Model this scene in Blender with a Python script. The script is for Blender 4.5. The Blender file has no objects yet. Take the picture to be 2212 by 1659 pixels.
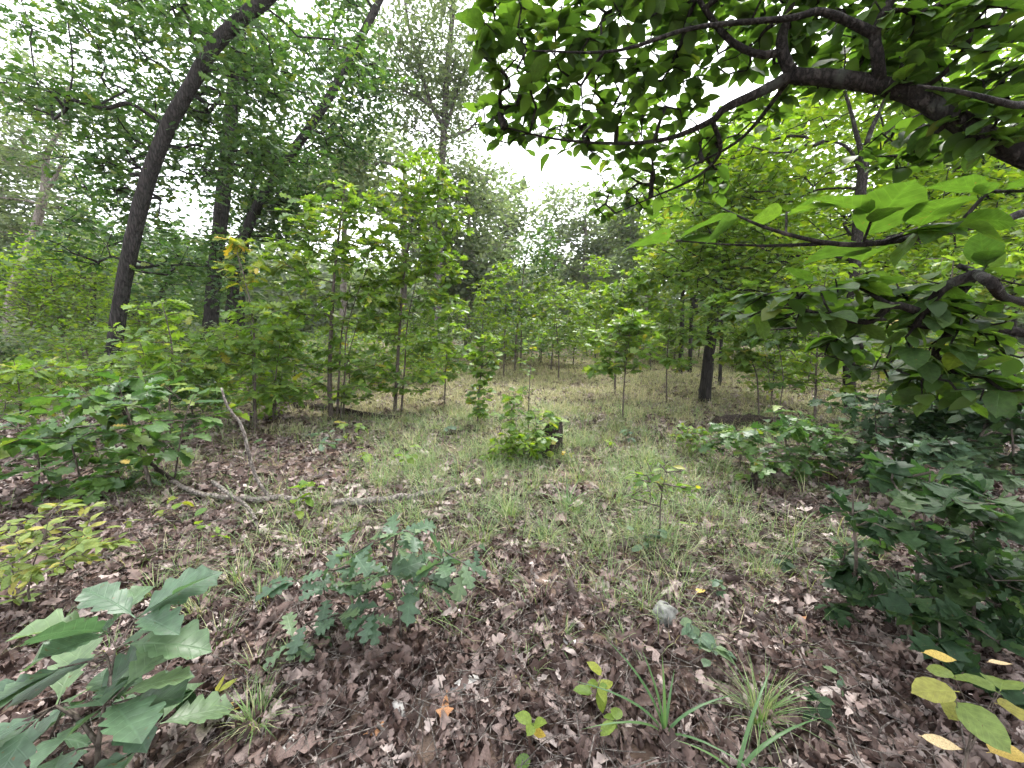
import bpy, math, random
import numpy as np
from mathutils import Matrix, Vector

SEED = 7
rng = np.random.default_rng(SEED)
random.seed(SEED)
scene = bpy.context.scene
COL = scene.collection

# ------------------------------------------------------------------ camera
CAM_H = 1.5
W0, H0, F0 = 2212.0, 1659.0, 831.0          # pixel frame used for measuring the photograph
PITCH = -math.atan((829.5 - 715.0) / F0)
cam_d = bpy.data.cameras.new('camera')
cam = bpy.data.objects.new('camera', cam_d)
COL.objects.link(cam)
cam_d.sensor_width = 36.0
cam_d.lens = 36.0 * F0 / W0
cam_d.clip_start = 0.02
cam_d.clip_end = 2000
cam.location = (0, 0, CAM_H)
cam.rotation_euler = (math.pi / 2 + PITCH, 0, 0)
scene.camera = cam

# ------------------------------------------------------------------ sky, sun, exposure
SUN_EL, SUN_AZ = math.radians(58), math.radians(25)
world = bpy.data.worlds.new('World')
scene.world = world
world.use_nodes = True
wn, wl = world.node_tree.nodes, world.node_tree.links
wn.clear()
sky = wn.new('ShaderNodeTexSky')
sky.sky_type = 'NISHITA'
sky.sun_disc = False
sky.sun_elevation = SUN_EL
sky.sun_rotation = SUN_AZ
sky.dust_density = 4.0
hs = wn.new('ShaderNodeHueSaturation')
hs.inputs['Saturation'].default_value = 0.15
mixw = wn.new('ShaderNodeMixRGB')
mixw.inputs[0].default_value = 0.65
mixw.inputs[2].default_value = (9.6, 9.9, 10.3, 1)      # even cloud layer
bg = wn.new('ShaderNodeBackground')
bg.inputs['Strength'].default_value = 0.10
wo = wn.new('ShaderNodeOutputWorld')
wl.new(sky.outputs[0], hs.inputs['Color'])
wl.new(hs.outputs[0], mixw.inputs[1])
wl.new(mixw.outputs[0], bg.inputs['Color'])
wl.new(bg.outputs[0], wo.inputs['Surface'])

sun_d = bpy.data.lights.new('sun', 'SUN')
sun_d.energy = 1.5
sun_d.angle = math.radians(22)
sun_d.color = (1.0, 0.96, 0.9)
sun = bpy.data.objects.new('sun', sun_d)
COL.objects.link(sun)
sd = Vector((math.sin(SUN_AZ) * math.cos(SUN_EL), math.cos(SUN_AZ) * math.cos(SUN_EL), math.sin(SUN_EL)))
sun.rotation_euler = sd.to_track_quat('Z', 'Y').to_euler()
sun.location = (0, 0, 60)

scene.view_settings.view_transform = 'Standard'
scene.view_settings.look = 'None'
scene.view_settings.gamma = 1.0
scene.view_settings.use_curve_mapping = False
scene.view_settings.exposure = 2.25
cy = scene.cycles
cy.use_denoising = True
cy.max_bounces = 5
cy.diffuse_bounces = 4
cy.glossy_bounces = 2
cy.transmission_bounces = 4
cy.transparent_max_bounces = 4
cy.volume_bounces = 1
cy.use_adaptive_sampling = True
cy.adaptive_threshold = 0.03

# ------------------------------------------------------------------ geometry helpers
FWD = np.array([0, math.cos(PITCH), math.sin(PITCH)])
UPV = np.array([0, -math.sin(PITCH), math.cos(PITCH)])


def hgt(x, y):
    x = np.asarray(x, float); y = np.asarray(y, float)
    h = 0.035 * np.sin(0.9 * x + 0.6) * np.cos(0.7 * y + 1.1) + 0.02 * np.sin(2.3 * x - 1.3 * y)
    h = h * np.clip((np.hypot(x, y) - 0.8) / 3.0, 0, 1)
    h = h + 0.035 * np.clip(y - 14, 0, 60) + 0.02 * np.clip(-x - 8, 0, 40)
    return h


def ray(px, py):
    return np.array([(px - W0 / 2) / F0, 0, 0]) + FWD - UPV * ((py - H0 / 2) / F0)


def at(px, py, Y):
    d = ray(px, py)
    return np.array([0, 0, CAM_H]) + d * (Y / d[1])


def gnd(px, py):
    d = ray(px, py)
    t = CAM_H / max(1e-3, -d[2])
    for _ in range(30):
        p = np.array([0, 0, CAM_H]) + d * t
        t += (p[2] - float(hgt(p[0], p[1]))) / max(0.02, -d[2]) * 0.7
    p = np.array([0, 0, CAM_H]) + d * t
    return p


def proj(P):
    v = np.asarray(P, float) - np.array([0, 0, CAM_H])
    dep = v @ FWD
    dep = np.where(np.abs(dep) < 1e-4, 1e-4, dep)
    return W0 / 2 + F0 * v[..., 0] / dep, H0 / 2 - F0 * (v @ UPV) / dep, dep


def norm(v):
    return v / np.maximum(np.linalg.norm(v, axis=-1, keepdims=True), 1e-9)


def mesh_np(name, verts, face_groups, mat, smooth=False):
    me = bpy.data.meshes.new(name)
    verts = np.asarray(verts, np.float32)
    me.vertices.add(len(verts))
    me.vertices.foreach_set('co', verts.ravel())
    li, ls, off = [], [], 0
    for f in face_groups:
        f = np.asarray(f, np.int32)
        if len(f) == 0:
            continue
        k = f.shape[1]
        li.append(f.ravel())
        ls.append(off + np.arange(len(f), dtype=np.int32) * k)
        off += f.size
    li = np.concatenate(li); ls = np.concatenate(ls)
    me.loops.add(len(li))
    me.loops.foreach_set('vertex_index', li)
    me.polygons.add(len(ls))
    me.polygons.foreach_set('loop_start', ls)
    if smooth:
        me.polygons.foreach_set('use_smooth', np.ones(len(ls), dtype=bool))
    me.update(calc_edges=True)
    if mat:
        me.materials.append(mat)
    return me


def link(name, me, parent=None, loc=None):
    o = bpy.data.objects.new(name, me)
    COL.objects.link(o)
    if parent is not None:
        o.parent = parent
    if loc is not None:
        o.location = loc
    return o


def tag(o, label=None, cat=None, group=None, kind=None):
    if label: o['label'] = label
    if cat: o['category'] = cat
    if group: o['group'] = group
    if kind: o['kind'] = kind
    return o


def empty(name, loc):
    o = bpy.data.objects.new(name, None)
    COL.objects.link(o)
    o.location = loc
    o.empty_display_size = 0.1
    return o


class MB:
    def __init__(s):
        s.v = []; s.q = []; s.t = []; s.n = 0

    def add(s, v, q=None, t=None):
        v = np.asarray(v)
        if q is not None and len(q): s.q.append(np.asarray(q) + s.n)
        if t is not None and len(t): s.t.append(np.asarray(t) + s.n)
        s.v.append(v); s.n += len(v)

    def mesh(s, name, mat, smooth=False, origin=None):
        v = np.concatenate(s.v)
        if origin is not None:
            v = v - np.asarray(origin)
        fg = []
        if s.q: fg.append(np.concatenate(s.q))
        if s.t: fg.append(np.concatenate(s.t))
        return mesh_np(name, v, fg, mat, smooth)


def resample(pts, rad, n):
    pts = np.asarray(pts, float); rad = np.asarray(rad, float)
    if len(pts) == 2:
        u = np.linspace(0, 1, n)[:, None]
        return pts[0] * (1 - u) + pts[1] * u, rad[0] * (1 - u[:, 0]) + rad[1] * u[:, 0]
    p = np.vstack([2 * pts[0] - pts[1], pts, 2 * pts[-1] - pts[-2]])
    s = np.linspace(0, len(pts) - 1 - 1e-6, n)
    i = s.astype(int); u = (s - i)[:, None]
    p0, p1, p2, p3 = p[i], p[i + 1], p[i + 2], p[i + 3]
    out = 0.5 * ((2 * p1) + (-p0 + p2) * u + (2 * p0 - 5 * p1 + 4 * p2 - p3) * u ** 2 + (-p0 + 3 * p1 - 3 * p2 + p3) * u ** 3)
    r = rad[i] * (1 - u[:, 0]) + rad[np.minimum(i + 1, len(rad) - 1)] * u[:, 0]
    return out, r


def tube(mb, pts, rad, sides=8, rough=0.0, cap=True):
    pts = np.asarray(pts, float); rad = np.asarray(rad, float)
    n = len(pts)
    tan = norm(np.gradient(pts, axis=0))
    ref = np.array([0.31, 0.17, 0.93]) if abs(tan[0][2]) < 0.8 else np.array([0.93, 0.31, 0.1])
    a = norm(np.cross(tan[0], ref))
    A = np.zeros((n, 3))
    for i in range(n):
        a = a - tan[i] * (a @ tan[i])
        a = a / max(np.linalg.norm(a), 1e-9)
        A[i] = a
    B = np.cross(tan, A)
    th = np.linspace(0, 2 * math.pi, sides, endpoint=False)
    R = rad[:, None] * np.ones(sides)[None]
    if rough:
        R = R * (1 + rough * rng.normal(0, 1, R.shape)) * (1 + 0.5 * rough * rng.normal(0, 1, sides))[None]
    V = pts[:, None] + A[:, None] * (np.cos(th)[None, :, None] * R[..., None]) + B[:, None] * (np.sin(th)[None, :, None] * R[..., None])
    V = V.reshape(-1, 3)
    i, j = np.meshgrid(np.arange(n - 1), np.arange(sides), indexing='ij')
    j2 = (j + 1) % sides
    q = np.stack([i * sides + j, i * sides + j2, (i + 1) * sides + j2, (i + 1) * sides + j], -1).reshape(-1, 4)
    t = None
    if cap:
        V = np.vstack([V, pts[0], pts[-1]])
        jj = np.arange(sides); k = (jj + 1) % sides
        t = np.vstack([np.stack([k, jj, np.full(sides, n * sides)], -1),
                       np.stack([(n - 1) * sides + jj, (n - 1) * sides + k, np.full(sides, n * sides + 1)], -1)])
    mb.add(V, q, t)


def prisms(mb, P0, P1, r0, r1, sides=3):
    d = norm(P1 - P0)
    ref = np.where(np.abs(d[:, 2:3]) < 0.8, np.array([[0, 0, 1.0]]), np.array([[1.0, 0, 0]]))
    a = norm(np.cross(d, ref)); b = np.cross(d, a)
    th = np.linspace(0, 2 * math.pi, sides, endpoint=False)
    off = a[:, None] * np.cos(th)[None, :, None] + b[:, None] * np.sin(th)[None, :, None]
    V = np.concatenate([P0[:, None] + off * r0[:, None, None], P1[:, None] + off * r1[:, None, None]], 1)
    n = len(P0)
    j = np.arange(sides); k = (j + 1) % sides
    q = np.stack([j, k, k + sides, j + sides], -1)
    Q = q[None] + (np.arange(n) * 2 * sides)[:, None, None]
    mb.add(V.reshape(-1, 3), Q.reshape(-1, 4))


# ------------------------------------------------------------------ materials
def new_mat(name):
    m = bpy.data.materials.new(name)
    m.use_nodes = True
    nt = m.node_tree
    nt.nodes.clear()
    return m, nt.nodes, nt.links


def ramp(nodes, stops):
    r = nodes.new('ShaderNodeValToRGB')
    e = r.color_ramp.elements
    while len(e) < len(stops):
        e.new(0.5)
    for i, (p, c) in enumerate(stops):
        e[i].position = p
        e[i].color = (*c, 1)
    return r


def leaf_mat(name, stops, tmul=(1.9, 2.0, 0.7), trans=0.45, rough=0.5, spec=0.35, veins=False, vlen=1.0):
    m, n, l = new_mat(name)
    out = n.new('ShaderNodeOutputMaterial')
    geo = n.new('ShaderNodeNewGeometry')
    oi = n.new('ShaderNodeObjectInfo')
    add = n.new('ShaderNodeMath'); add.operation = 'ADD'
    fr = n.new('ShaderNodeMath'); fr.operation = 'FRACT'
    l.new(geo.outputs['Random Per Island'], add.inputs[0])
    l.new(oi.outputs['Random'], add.inputs[1])
    l.new(add.outputs[0], fr.inputs[0])
    rp = ramp(n, stops)
    l.new(fr.outputs[0], rp.inputs[0])
    col = rp.outputs[0]
    bs = n.new('ShaderNodeBsdfPrincipled')
    if veins:
        tc = n.new('ShaderNodeTexCoord')
        sp = n.new('ShaderNodeSeparateXYZ')
        l.new(tc.outputs['Object'], sp.inputs[0])
        ab = n.new('ShaderNodeMath'); ab.operation = 'ABSOLUTE'
        l.new(sp.outputs[0], ab.inputs[0])
        mid = n.new('ShaderNodeMapRange')
        mid.inputs[1].default_value = 0.004; mid.inputs[2].default_value = 0.02
        mid.inputs[3].default_value = 1; mid.inputs[4].default_value = 0
        l.new(ab.outputs[0], mid.inputs[0])
        mad = n.new('ShaderNodeMath'); mad.operation = 'MULTIPLY_ADD'
        l.new(ab.outputs[0], mad.inputs[0]); mad.inputs[1].default_value = -0.9
        l.new(sp.outputs[1], mad.inputs[2])
        sc = n.new('ShaderNodeMath'); sc.operation = 'MULTIPLY'
        l.new(mad.outputs[0], sc.inputs[0]); sc.inputs[1].default_value = 46.0
        sn = n.new('ShaderNodeMath'); sn.operation = 'SINE'
        l.new(sc.outputs[0], sn.inputs[0])
        vr = n.new('ShaderNodeMapRange')
        vr.inputs[1].default_value = 0.86; vr.inputs[2].default_value = 1.0
        l.new(sn.outputs[0], vr.inputs[0])
        mx = n.new('ShaderNodeMath'); mx.operation = 'MAXIMUM'
        l.new(mid.outputs[0], mx.inputs[0]); l.new(vr.outputs[0], mx.inputs[1])
        nz = n.new('ShaderNodeTexNoise')
        nz.inputs['Scale'].default_value = 6.0
        nz.inputs['Detail'].default_value = 5.0
        l.new(tc.outputs['Object'], nz.inputs['Vector'])
        nr = n.new('ShaderNodeMapRange')
        nr.inputs[1].default_value = 0.3; nr.inputs[2].default_value = 0.75
        nr.inputs[3].default_value = 0.72; nr.inputs[4].default_value = 1.3
        l.new(nz.outputs[0], nr.inputs[0])
        vm = n.new('ShaderNodeMath'); vm.operation = 'MULTIPLY_ADD'
        l.new(mx.outputs[0], vm.inputs[0]); vm.inputs[1].default_value = 0.18
        l.new(nr.outputs[0], vm.inputs[2])
        mul = n.new('ShaderNodeMixRGB'); mul.blend_type = 'MULTIPLY'; mul.inputs[0].default_value = 1
        l.new(col, mul.inputs[1]); l.new(vm.outputs[0], mul.inputs[2])
        nb = n.new('ShaderNodeTexNoise'); nb.inputs['Scale'].default_value = 11.0; nb.inputs['Detail'].default_value = 2.0
        ob = n.new('ShaderNodeVectorMath'); ob.operation = 'ADD'
        l.new(tc.outputs['Object'], ob.inputs[0]); l.new(oi.outputs['Location'], ob.inputs[1])
        l.new(ob.outputs[0], nb.inputs['Vector'])
        mb_ = n.new('ShaderNodeMapRange'); mb_.inputs[1].default_value = .69; mb_.inputs[2].default_value = .74
        l.new(nb.outputs[0], mb_.inputs[0])
        mbx = n.new('ShaderNodeMixRGB'); l.new(mb_.outputs[0], mbx.inputs[0]); l.new(mul.outputs[0], mbx.inputs[1])
        mbx.inputs[2].default_value = (.10, .07, .03, 1)
        col = mbx.outputs[0]
        bp = n.new('ShaderNodeBump'); bp.inputs['Strength'].default_value = 0.35
        bp.inputs['Distance'].default_value = 0.004
        sb = n.new('ShaderNodeMath'); sb.operation = 'SUBTRACT'
        l.new(nz.outputs[0], sb.inputs[0]); l.new(mx.outputs[0], sb.inputs[1])
        l.new(sb.outputs[0], bp.inputs['Height'])
        l.new(bp.outputs[0], bs.inputs['Normal'])
    l.new(col, bs.inputs['Base Color'])
    bs.inputs['Roughness'].default_value = rough
    bs.inputs['Specular IOR Level'].default_value = spec
    tr = n.new('ShaderNodeBsdfTranslucent')
    tm = n.new('ShaderNodeMixRGB'); tm.blend_type = 'MULTIPLY'; tm.inputs[0].default_value = 1
    l.new(col, tm.inputs[1]); tm.inputs[2].default_value = (*tmul, 1)
    l.new(tm.outputs[0], tr.inputs['Color'])
    ms = n.new('ShaderNodeMixShader'); ms.inputs[0].default_value = trans
    l.new(bs.outputs[0], ms.inputs[1]); l.new(tr.outputs[0], ms.inputs[2])
    l.new(ms.outputs[0], out.inputs['Surface'])
    return m


def bark_mat(name, c0, c1, scale=18.0, bump=0.8, stretch=0.22, lichen=None):
    m, n, l = new_mat(name)
    out = n.new('ShaderNodeOutputMaterial')
    bs = n.new('ShaderNodeBsdfPrincipled')
    tc = n.new('ShaderNodeTexCoord')
    mp = n.new('ShaderNodeMapping')
    mp.inputs['Scale'].default_value = (1, 1, stretch)
    l.new(tc.outputs['Object'], mp.inputs['Vector'])
    nz = n.new('ShaderNodeTexNoise')
    nz.inputs['Scale'].default_value = scale; nz.inputs['Detail'].default_value = 6
    nz.inputs['Roughness'].default_value = 0.7
    l.new(mp.outputs[0], nz.inputs['Vector'])
    vo = n.new('ShaderNodeTexVoronoi'); vo.feature = 'DISTANCE_TO_EDGE'
    vo.inputs['Scale'].default_value = scale * 0.9
    wob = n.new('ShaderNodeVectorMath'); wob.operation = 'MULTIPLY_ADD'
    l.new(nz.outputs['Color'], wob.inputs[0]); wob.inputs[1].default_value = (0.06, 0.06, 0.06)
    l.new(mp.outputs[0], wob.inputs[2])
    l.new(wob.outputs[0], vo.inputs['Vector'])
    cr = n.new('ShaderNodeMapRange'); cr.inputs[1].default_value = 0.0; cr.inputs[2].default_value = 0.25
    l.new(vo.outputs[0], cr.inputs[0])
    ad = n.new('ShaderNodeMath'); ad.operation = 'MULTIPLY_ADD'
    l.new(cr.outputs[0], ad.inputs[0]); ad.inputs[1].default_value = 0.55
    l.new(nz.outputs[0], ad.inputs[2])
    rp = ramp(n, [(0.35, c0), (1.0, c1)])
    l.new(ad.outputs[0], rp.inputs[0])
    col = rp.outputs[0]
    if lichen:
        n2 = n.new('ShaderNodeTexNoise'); n2.inputs['Scale'].default_value = 7; n2.inputs['Detail'].default_value = 4
        l.new(tc.outputs['Object'], n2.inputs['Vector'])
        mr = n.new('ShaderNodeMapRange'); mr.inputs[1].default_value = 0.58; mr.inputs[2].default_value = 0.72
        l.new(n2.outputs[0], mr.inputs[0])
        mm = n.new('ShaderNodeMixRGB'); l.new(mr.outputs[0], mm.inputs[0])
        l.new(col, mm.inputs[1]); mm.inputs[2].default_value = (*lichen, 1)
        col = mm.outputs[0]
    l.new(col, bs.inputs['Base Color'])
    bs.inputs['Roughness'].default_value = 0.9
    bs.inputs['Specular IOR Level'].default_value = 0.15
    bp = n.new('ShaderNodeBump'); bp.inputs['Strength'].default_value = bump; bp.inputs['Distance'].default_value = 0.02
    l.new(ad.outputs[0], bp.inputs['Height']); l.new(bp.outputs[0], bs.inputs['Normal'])
    l.new(bs.outputs[0], out.inputs['Surface'])
    return m


def dead_mat(name, stops, trans=0.15, bump=True):
    m, n, l = new_mat(name)
    out = n.new('ShaderNodeOutputMaterial')
    geo = n.new('ShaderNodeNewGeometry'); oi = n.new('ShaderNodeObjectInfo')
    add = n.new('ShaderNodeMath'); fr = n.new('ShaderNodeMath'); fr.operation = 'FRACT'
    l.new(geo.outputs['Random Per Island'], add.inputs[0]); l.new(oi.outputs['Random'], add.inputs[1])
    l.new(add.outputs[0], fr.inputs[0])
    rp = ramp(n, stops); l.new(fr.outputs[0], rp.inputs[0])
    tc = n.new('ShaderNodeTexCoord')
    nz = n.new('ShaderNodeTexNoise'); nz.inputs['Scale'].default_value = 28; nz.inputs['Detail'].default_value = 4
    l.new(tc.outputs['Object'], nz.inputs['Vector'])
    mr = n.new('ShaderNodeMapRange'); mr.inputs[1].default_value = 0.3; mr.inputs[2].default_value = 0.7
    mr.inputs[3].default_value = 0.6; mr.inputs[4].default_value = 1.3
    l.new(nz.outputs[0], mr.inputs[0])
    mul = n.new('ShaderNodeMixRGB'); mul.blend_type = 'MULTIPLY'; mul.inputs[0].default_value = 1
    l.new(rp.outputs[0], mul.inputs[1]); l.new(mr.outputs[0], mul.inputs[2])
    bs = n.new('ShaderNodeBsdfPrincipled')
    l.new(mul.outputs[0], bs.inputs['Base Color'])
    bs.inputs['Roughness'].default_value = 0.6
    bs.inputs['Specular IOR Level'].default_value = 0.3
    tr = n.new('ShaderNodeBsdfTranslucent'); l.new(mul.outputs[0], tr.inputs['Color'])
    ms = n.new('ShaderNodeMixShader'); ms.inputs[0].default_value = trans
    l.new(bs.outputs[0], ms.inputs[1]); l.new(tr.outputs[0], ms.inputs[2])
    l.new(ms.outputs[0], out.inputs['Surface'])
    return m


# leaf colours: (ramp position, linear colour)
G_OAK = [(0, (0.030, 0.075, 0.022)), (0.5, (0.050, 0.110, 0.024)), (0.93, (0.085, 0.150, 0.030)), (1.0, (0.16, 0.20, 0.03))]
G_BLUE = [(0, (0.045, 0.085, 0.050)), (0.6, (0.072, 0.125, 0.072)), (1.0, (0.110, 0.165, 0.078))]
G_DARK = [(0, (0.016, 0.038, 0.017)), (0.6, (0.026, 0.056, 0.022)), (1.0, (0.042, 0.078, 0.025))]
G_DOG = [(0, (0.034, 0.070, 0.021)), (0.6, (0.047, 0.090, 0.023)), (0.975, (0.066, 0.115, 0.026)), (1.0, (0.11, 0.13, 0.03))]
G_LIME = [(0, (0.075, 0.145, 0.022)), (0.6, (0.110, 0.185, 0.026)), (1.0, (0.17, 0.23, 0.03))]
G_SAP = [(0, (0.060, 0.122, 0.028)), (0.55, (0.098, 0.170, 0.034)), (0.95, (0.145, 0.21, 0.04)), (1.0, (0.24, 0.22, 0.04))]
G_YEL = [(0, (0.10, 0.17, 0.03)), (0.6, (0.17, 0.22, 0.035)), (0.9, (0.28, 0.27, 0.04)), (1.0, (0.42, 0.28, 0.05))]
G_YGR = [(0, (0.115, 0.175, 0.05)), (0.7, (0.17, 0.215, 0.055)), (1.0, (0.28, 0.25, 0.06))]
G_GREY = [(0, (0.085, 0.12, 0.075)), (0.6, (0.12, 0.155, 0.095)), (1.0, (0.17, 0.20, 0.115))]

MAT = {}


def leafm(key, veins=False):
    k = key + ('_veined' if veins else '')
    if k not in MAT:
        spec = {'oak': (G_OAK, (1.7, 1.8, .9), .36, .42, .45), 'blue': (G_BLUE, (1.6, 1.8, 1.0), .35, .42, .45),
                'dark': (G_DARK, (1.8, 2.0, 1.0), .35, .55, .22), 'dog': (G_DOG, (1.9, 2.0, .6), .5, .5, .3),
                'lime': (G_LIME, (2.0, 2.0, .5), .5, .5, .3), 'sap': (G_SAP, (2.0, 2.0, .6), .45, .4, .4),
                'ygr': (G_YGR, (1.6, 1.6, .5), .4, .5, .3),
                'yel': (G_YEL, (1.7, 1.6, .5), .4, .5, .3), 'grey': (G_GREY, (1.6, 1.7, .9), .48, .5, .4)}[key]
        MAT[k] = leaf_mat('leaf_' + k, spec[0], spec[1], spec[2], spec[3], spec[4], veins)
    return MAT[k]


BARK_OAK = bark_mat('bark_oak', (0.003, 0.0027, 0.0027), (0.042, 0.037, 0.036), 24, 1.0, 0.12, lichen=(0.035, 0.035, 0.032))
BARK_PALE = bark_mat('bark_pale', (0.07, 0.06, 0.055), (0.24, 0.21, 0.19), 14, 0.6, 0.25)
BARK_DOG = bark_mat('bark_dogwood', (0.006, 0.005, 0.005), (0.042, 0.036, 0.033), 40, 1.0, 0.45, lichen=(0.075, 0.08, 0.068))
BARK_MID = bark_mat('bark_grey', (0.035, 0.03, 0.028), (0.13, 0.115, 0.105), 20, 0.7, 0.2)
BARK_SAP = bark_mat('bark_sapling', (0.035, 0.028, 0.024), (0.12, 0.10, 0.085), 40, 0.4, 0.3)
BARK_DEAD = bark_mat('bark_deadwood', (0.04, 0.032, 0.028), (0.24, 0.21, 0.19), 34, 0.9, 0.5, lichen=(0.19, 0.195, 0.165))
BARK_ROT = bark_mat('bark_rotten', (0.006, 0.005, 0.0045), (0.055, 0.042, 0.034), 24, 1.0, 0.6)
DEAD = dead_mat('dead_leaf', [(0, (0.030, 0.017, 0.014)), (0.3, (0.072, 0.044, 0.036)), (0.62, (0.148, 0.103, 0.090)), (0.86, (0.24, 0.185, 0.168)), (1.0, (0.37, 0.31, 0.285))])
DEAD_DARK = dead_mat('dead_leaf_hanging', [(0, (0.03, 0.018, 0.012)), (1, (0.10, 0.055, 0.03))])
ORANGE = dead_mat('dead_leaf_orange', [(0, (0.27, 0.13, 0.06)), (1, (0.32, 0.16, 0.075))])
YELLOW = dead_mat('leaf_yellow', [(0, (0.42, 0.32, 0.07)), (1, (0.5, 0.36, 0.10))], trans=0.35)
CREAM = dead_mat('leaf_cream', [(0, (0.5, 0.42, 0.2)), (1, (0.55, 0.4, 0.25))], trans=0.3)
CHIP = dead_mat('bark_chip', [(0, (0.34, 0.32, 0.30)), (1, (0.48, 0.46, 0.44))], trans=0.0)
GRASS_G = leaf_mat('grass_green', [(0, (0.095, 0.17, 0.062)), (0.55, (0.155, 0.23, 0.095)), (0.82, (0.25, 0.28, 0.15)), (1.0, (0.40, 0.36, 0.24))], (1.5, 1.5, .7), .35, .5, .3)
GRASS_S = leaf_mat('grass_straw', [(0, (0.14, 0.185, 0.075)), (0.4, (0.25, 0.265, 0.13)), (0.7, (0.39, 0.36, 0.21)), (1.0, (0.52, 0.45, 0.29))], (1.3, 1.3, .9), .35, .55, .25)
GRASS_B = leaf_mat('grass_broad', [(0, (0.06, 0.13, 0.05)), (1.0, (0.10, 0.18, 0.06))], (1.7, 1.8, .7), .4, .4, .4)


# ------------------------------------------------------------------ leaf templates (base at origin, along +Y, length 1)
def outline_leaf(half, fold=0.15, droop=0.15, curl=0.0, twist=0.0, petiole=0.12, asym=0.0, simple=False):
    half = np.array(half, float)
    k = len(half)
    V, T = [], []
    if simple:                       # fan from the middle of the leaf
        rgt = half[1:-1]; lft = rgt[::-1] * [-1, 1]
        lo = np.vstack([half[0], rgt, half[-1], lft])
        V = np.vstack([[0, 0.5], lo])
        m = len(lo)
        T = [[0, 1 + i, 1 + (i + 1) % m] for i in range(m)]
    else:
        mid = np.stack([np.zeros(k), half[:, 1]], -1)
        V = np.vstack([mid, half[1:-1] * [1 + asym, 1], half[1:-1] * [-1 + asym, 1]])
        def R(i): return k + i - 1 if 0 < i < k - 1 else i
        def L(i): return k + (k - 2) + i - 1 if 0 < i < k - 1 else i
        for i in range(k - 1):
            for fn, s in ((R, 1), (L, -1)):
                a, b, c, d = i, fn(i), fn(i + 1), i + 1
                tri = []
                if b != a: tri.append([a, b, c])
                if c != d: tri.append([a, c, d])
                for t in tri:
                    T.append(t if s > 0 else t[::-1])
    V = np.asarray(V, float)
    if petiole and not simple:
        b = len(V)
        V = np.vstack([V, [-0.012, -petiole], [0.012, -petiole], [0.012, 0.02], [-0.012, 0.02]])
        T += [[b, b + 1, b + 2], [b, b + 2, b + 3]]
    x, y = V[:, 0], V[:, 1]
    z = fold * np.abs(x) - droop * y ** 2 + curl * x ** 2 * 2 + twist * x * y
    z = z + 0.03 * np.sin(9 * y + 5 * x) * np.abs(x) * 3
    return np.stack([x, y, z], -1), np.array(T, int)


WOAK = [(0, 0), (.045, .10), (.16, .20), (.17, .25), (.075, .31), (.23, .42), (.25, .48), (.10, .53), (.28, .66), (.29, .73), (.13, .75), (.19, .88), (.13, .93), (.05, .92), (0, 1)]
ROAK = [(0, 0), (.05, .12), (.17, .20), (.19, .27), (.09, .33), (.26, .46), (.29, .54), (.13, .57), (.27, .76), (.22, .81), (.11, .79), (.10, .92), (0, 1)]
BOAK = [(0, 0), (.06, .12), (.17, .22), (.20, .28), (.15, .33), (.26, .43), (.29, .50), (.20, .54), (.31, .66), (.32, .73), (.22, .77), (.25, .86), (.17, .90), (.10, .93), (0, 1)]
HOAK = [(0, 0), (.06, .10), (.10, .30), (.15, .48), (.33, .62), (.17, .70), (.09, .85), (0, 1)]
OAKLO = [(0, 0), (.17, .23), (.08, .33), (.28, .52), (.13, .62), (.24, .84), (0, 1)]
OVATE = [(0, 0), (.17, .07), (.30, .22), (.345, .42), (.30, .64), (.17, .84), (.05, .94), (0, 1)]
ROUND = [(0, 0), (.20, .08), (.35, .25), (.40, .45), (.35, .68), (.20, .87), (.06, .95), (0, 1)]
LANCE = [(0, 0), (.11, .12), (.19, .32), (.20, .5), (.14, .72), (.05, .9), (0, 1)]
OVLO = [(0, 0), (.27, .28), (.25, .62), (0, 1)]
MAPLE = [(0, 0), (.16, -.06), (.30, -.02), (.30, .10), (.44, .20), (.55, .38), (.40, .40), (.30, .44), (.36, .58), (.42, .72), (.28, .70), (.16, .66), (.16, .80), (.07, .88), (0, 1)]


def roll(v, r, lo, hi):
    """dry leaf: rolled across its width and bent along its length"""
    q = r.uniform(lo, hi) * (1 if r.uniform() < .7 else -1)
    y0 = .5; w = r.uniform(.35, 1.2) * r.choice([-1, 1])
    x = v[:, 0] + .25 * np.sin(r.uniform(0, 6)) * (v[:, 1] - y0)
    X = q * np.sin(x / q); Z = q * (1 - np.cos(x / q))
    yy = v[:, 1] - y0
    Y = w * np.sin(yy / w); Z2 = w * (1 - np.cos(yy / w))
    Z = Z + Z2 + v[:, 2] * .5 + .05 * np.sin(11 * v[:, 1] + 7 * v[:, 0] + r.uniform(0, 6))
    return np.stack([X, Y, Z - Z.mean()], -1)


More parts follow.
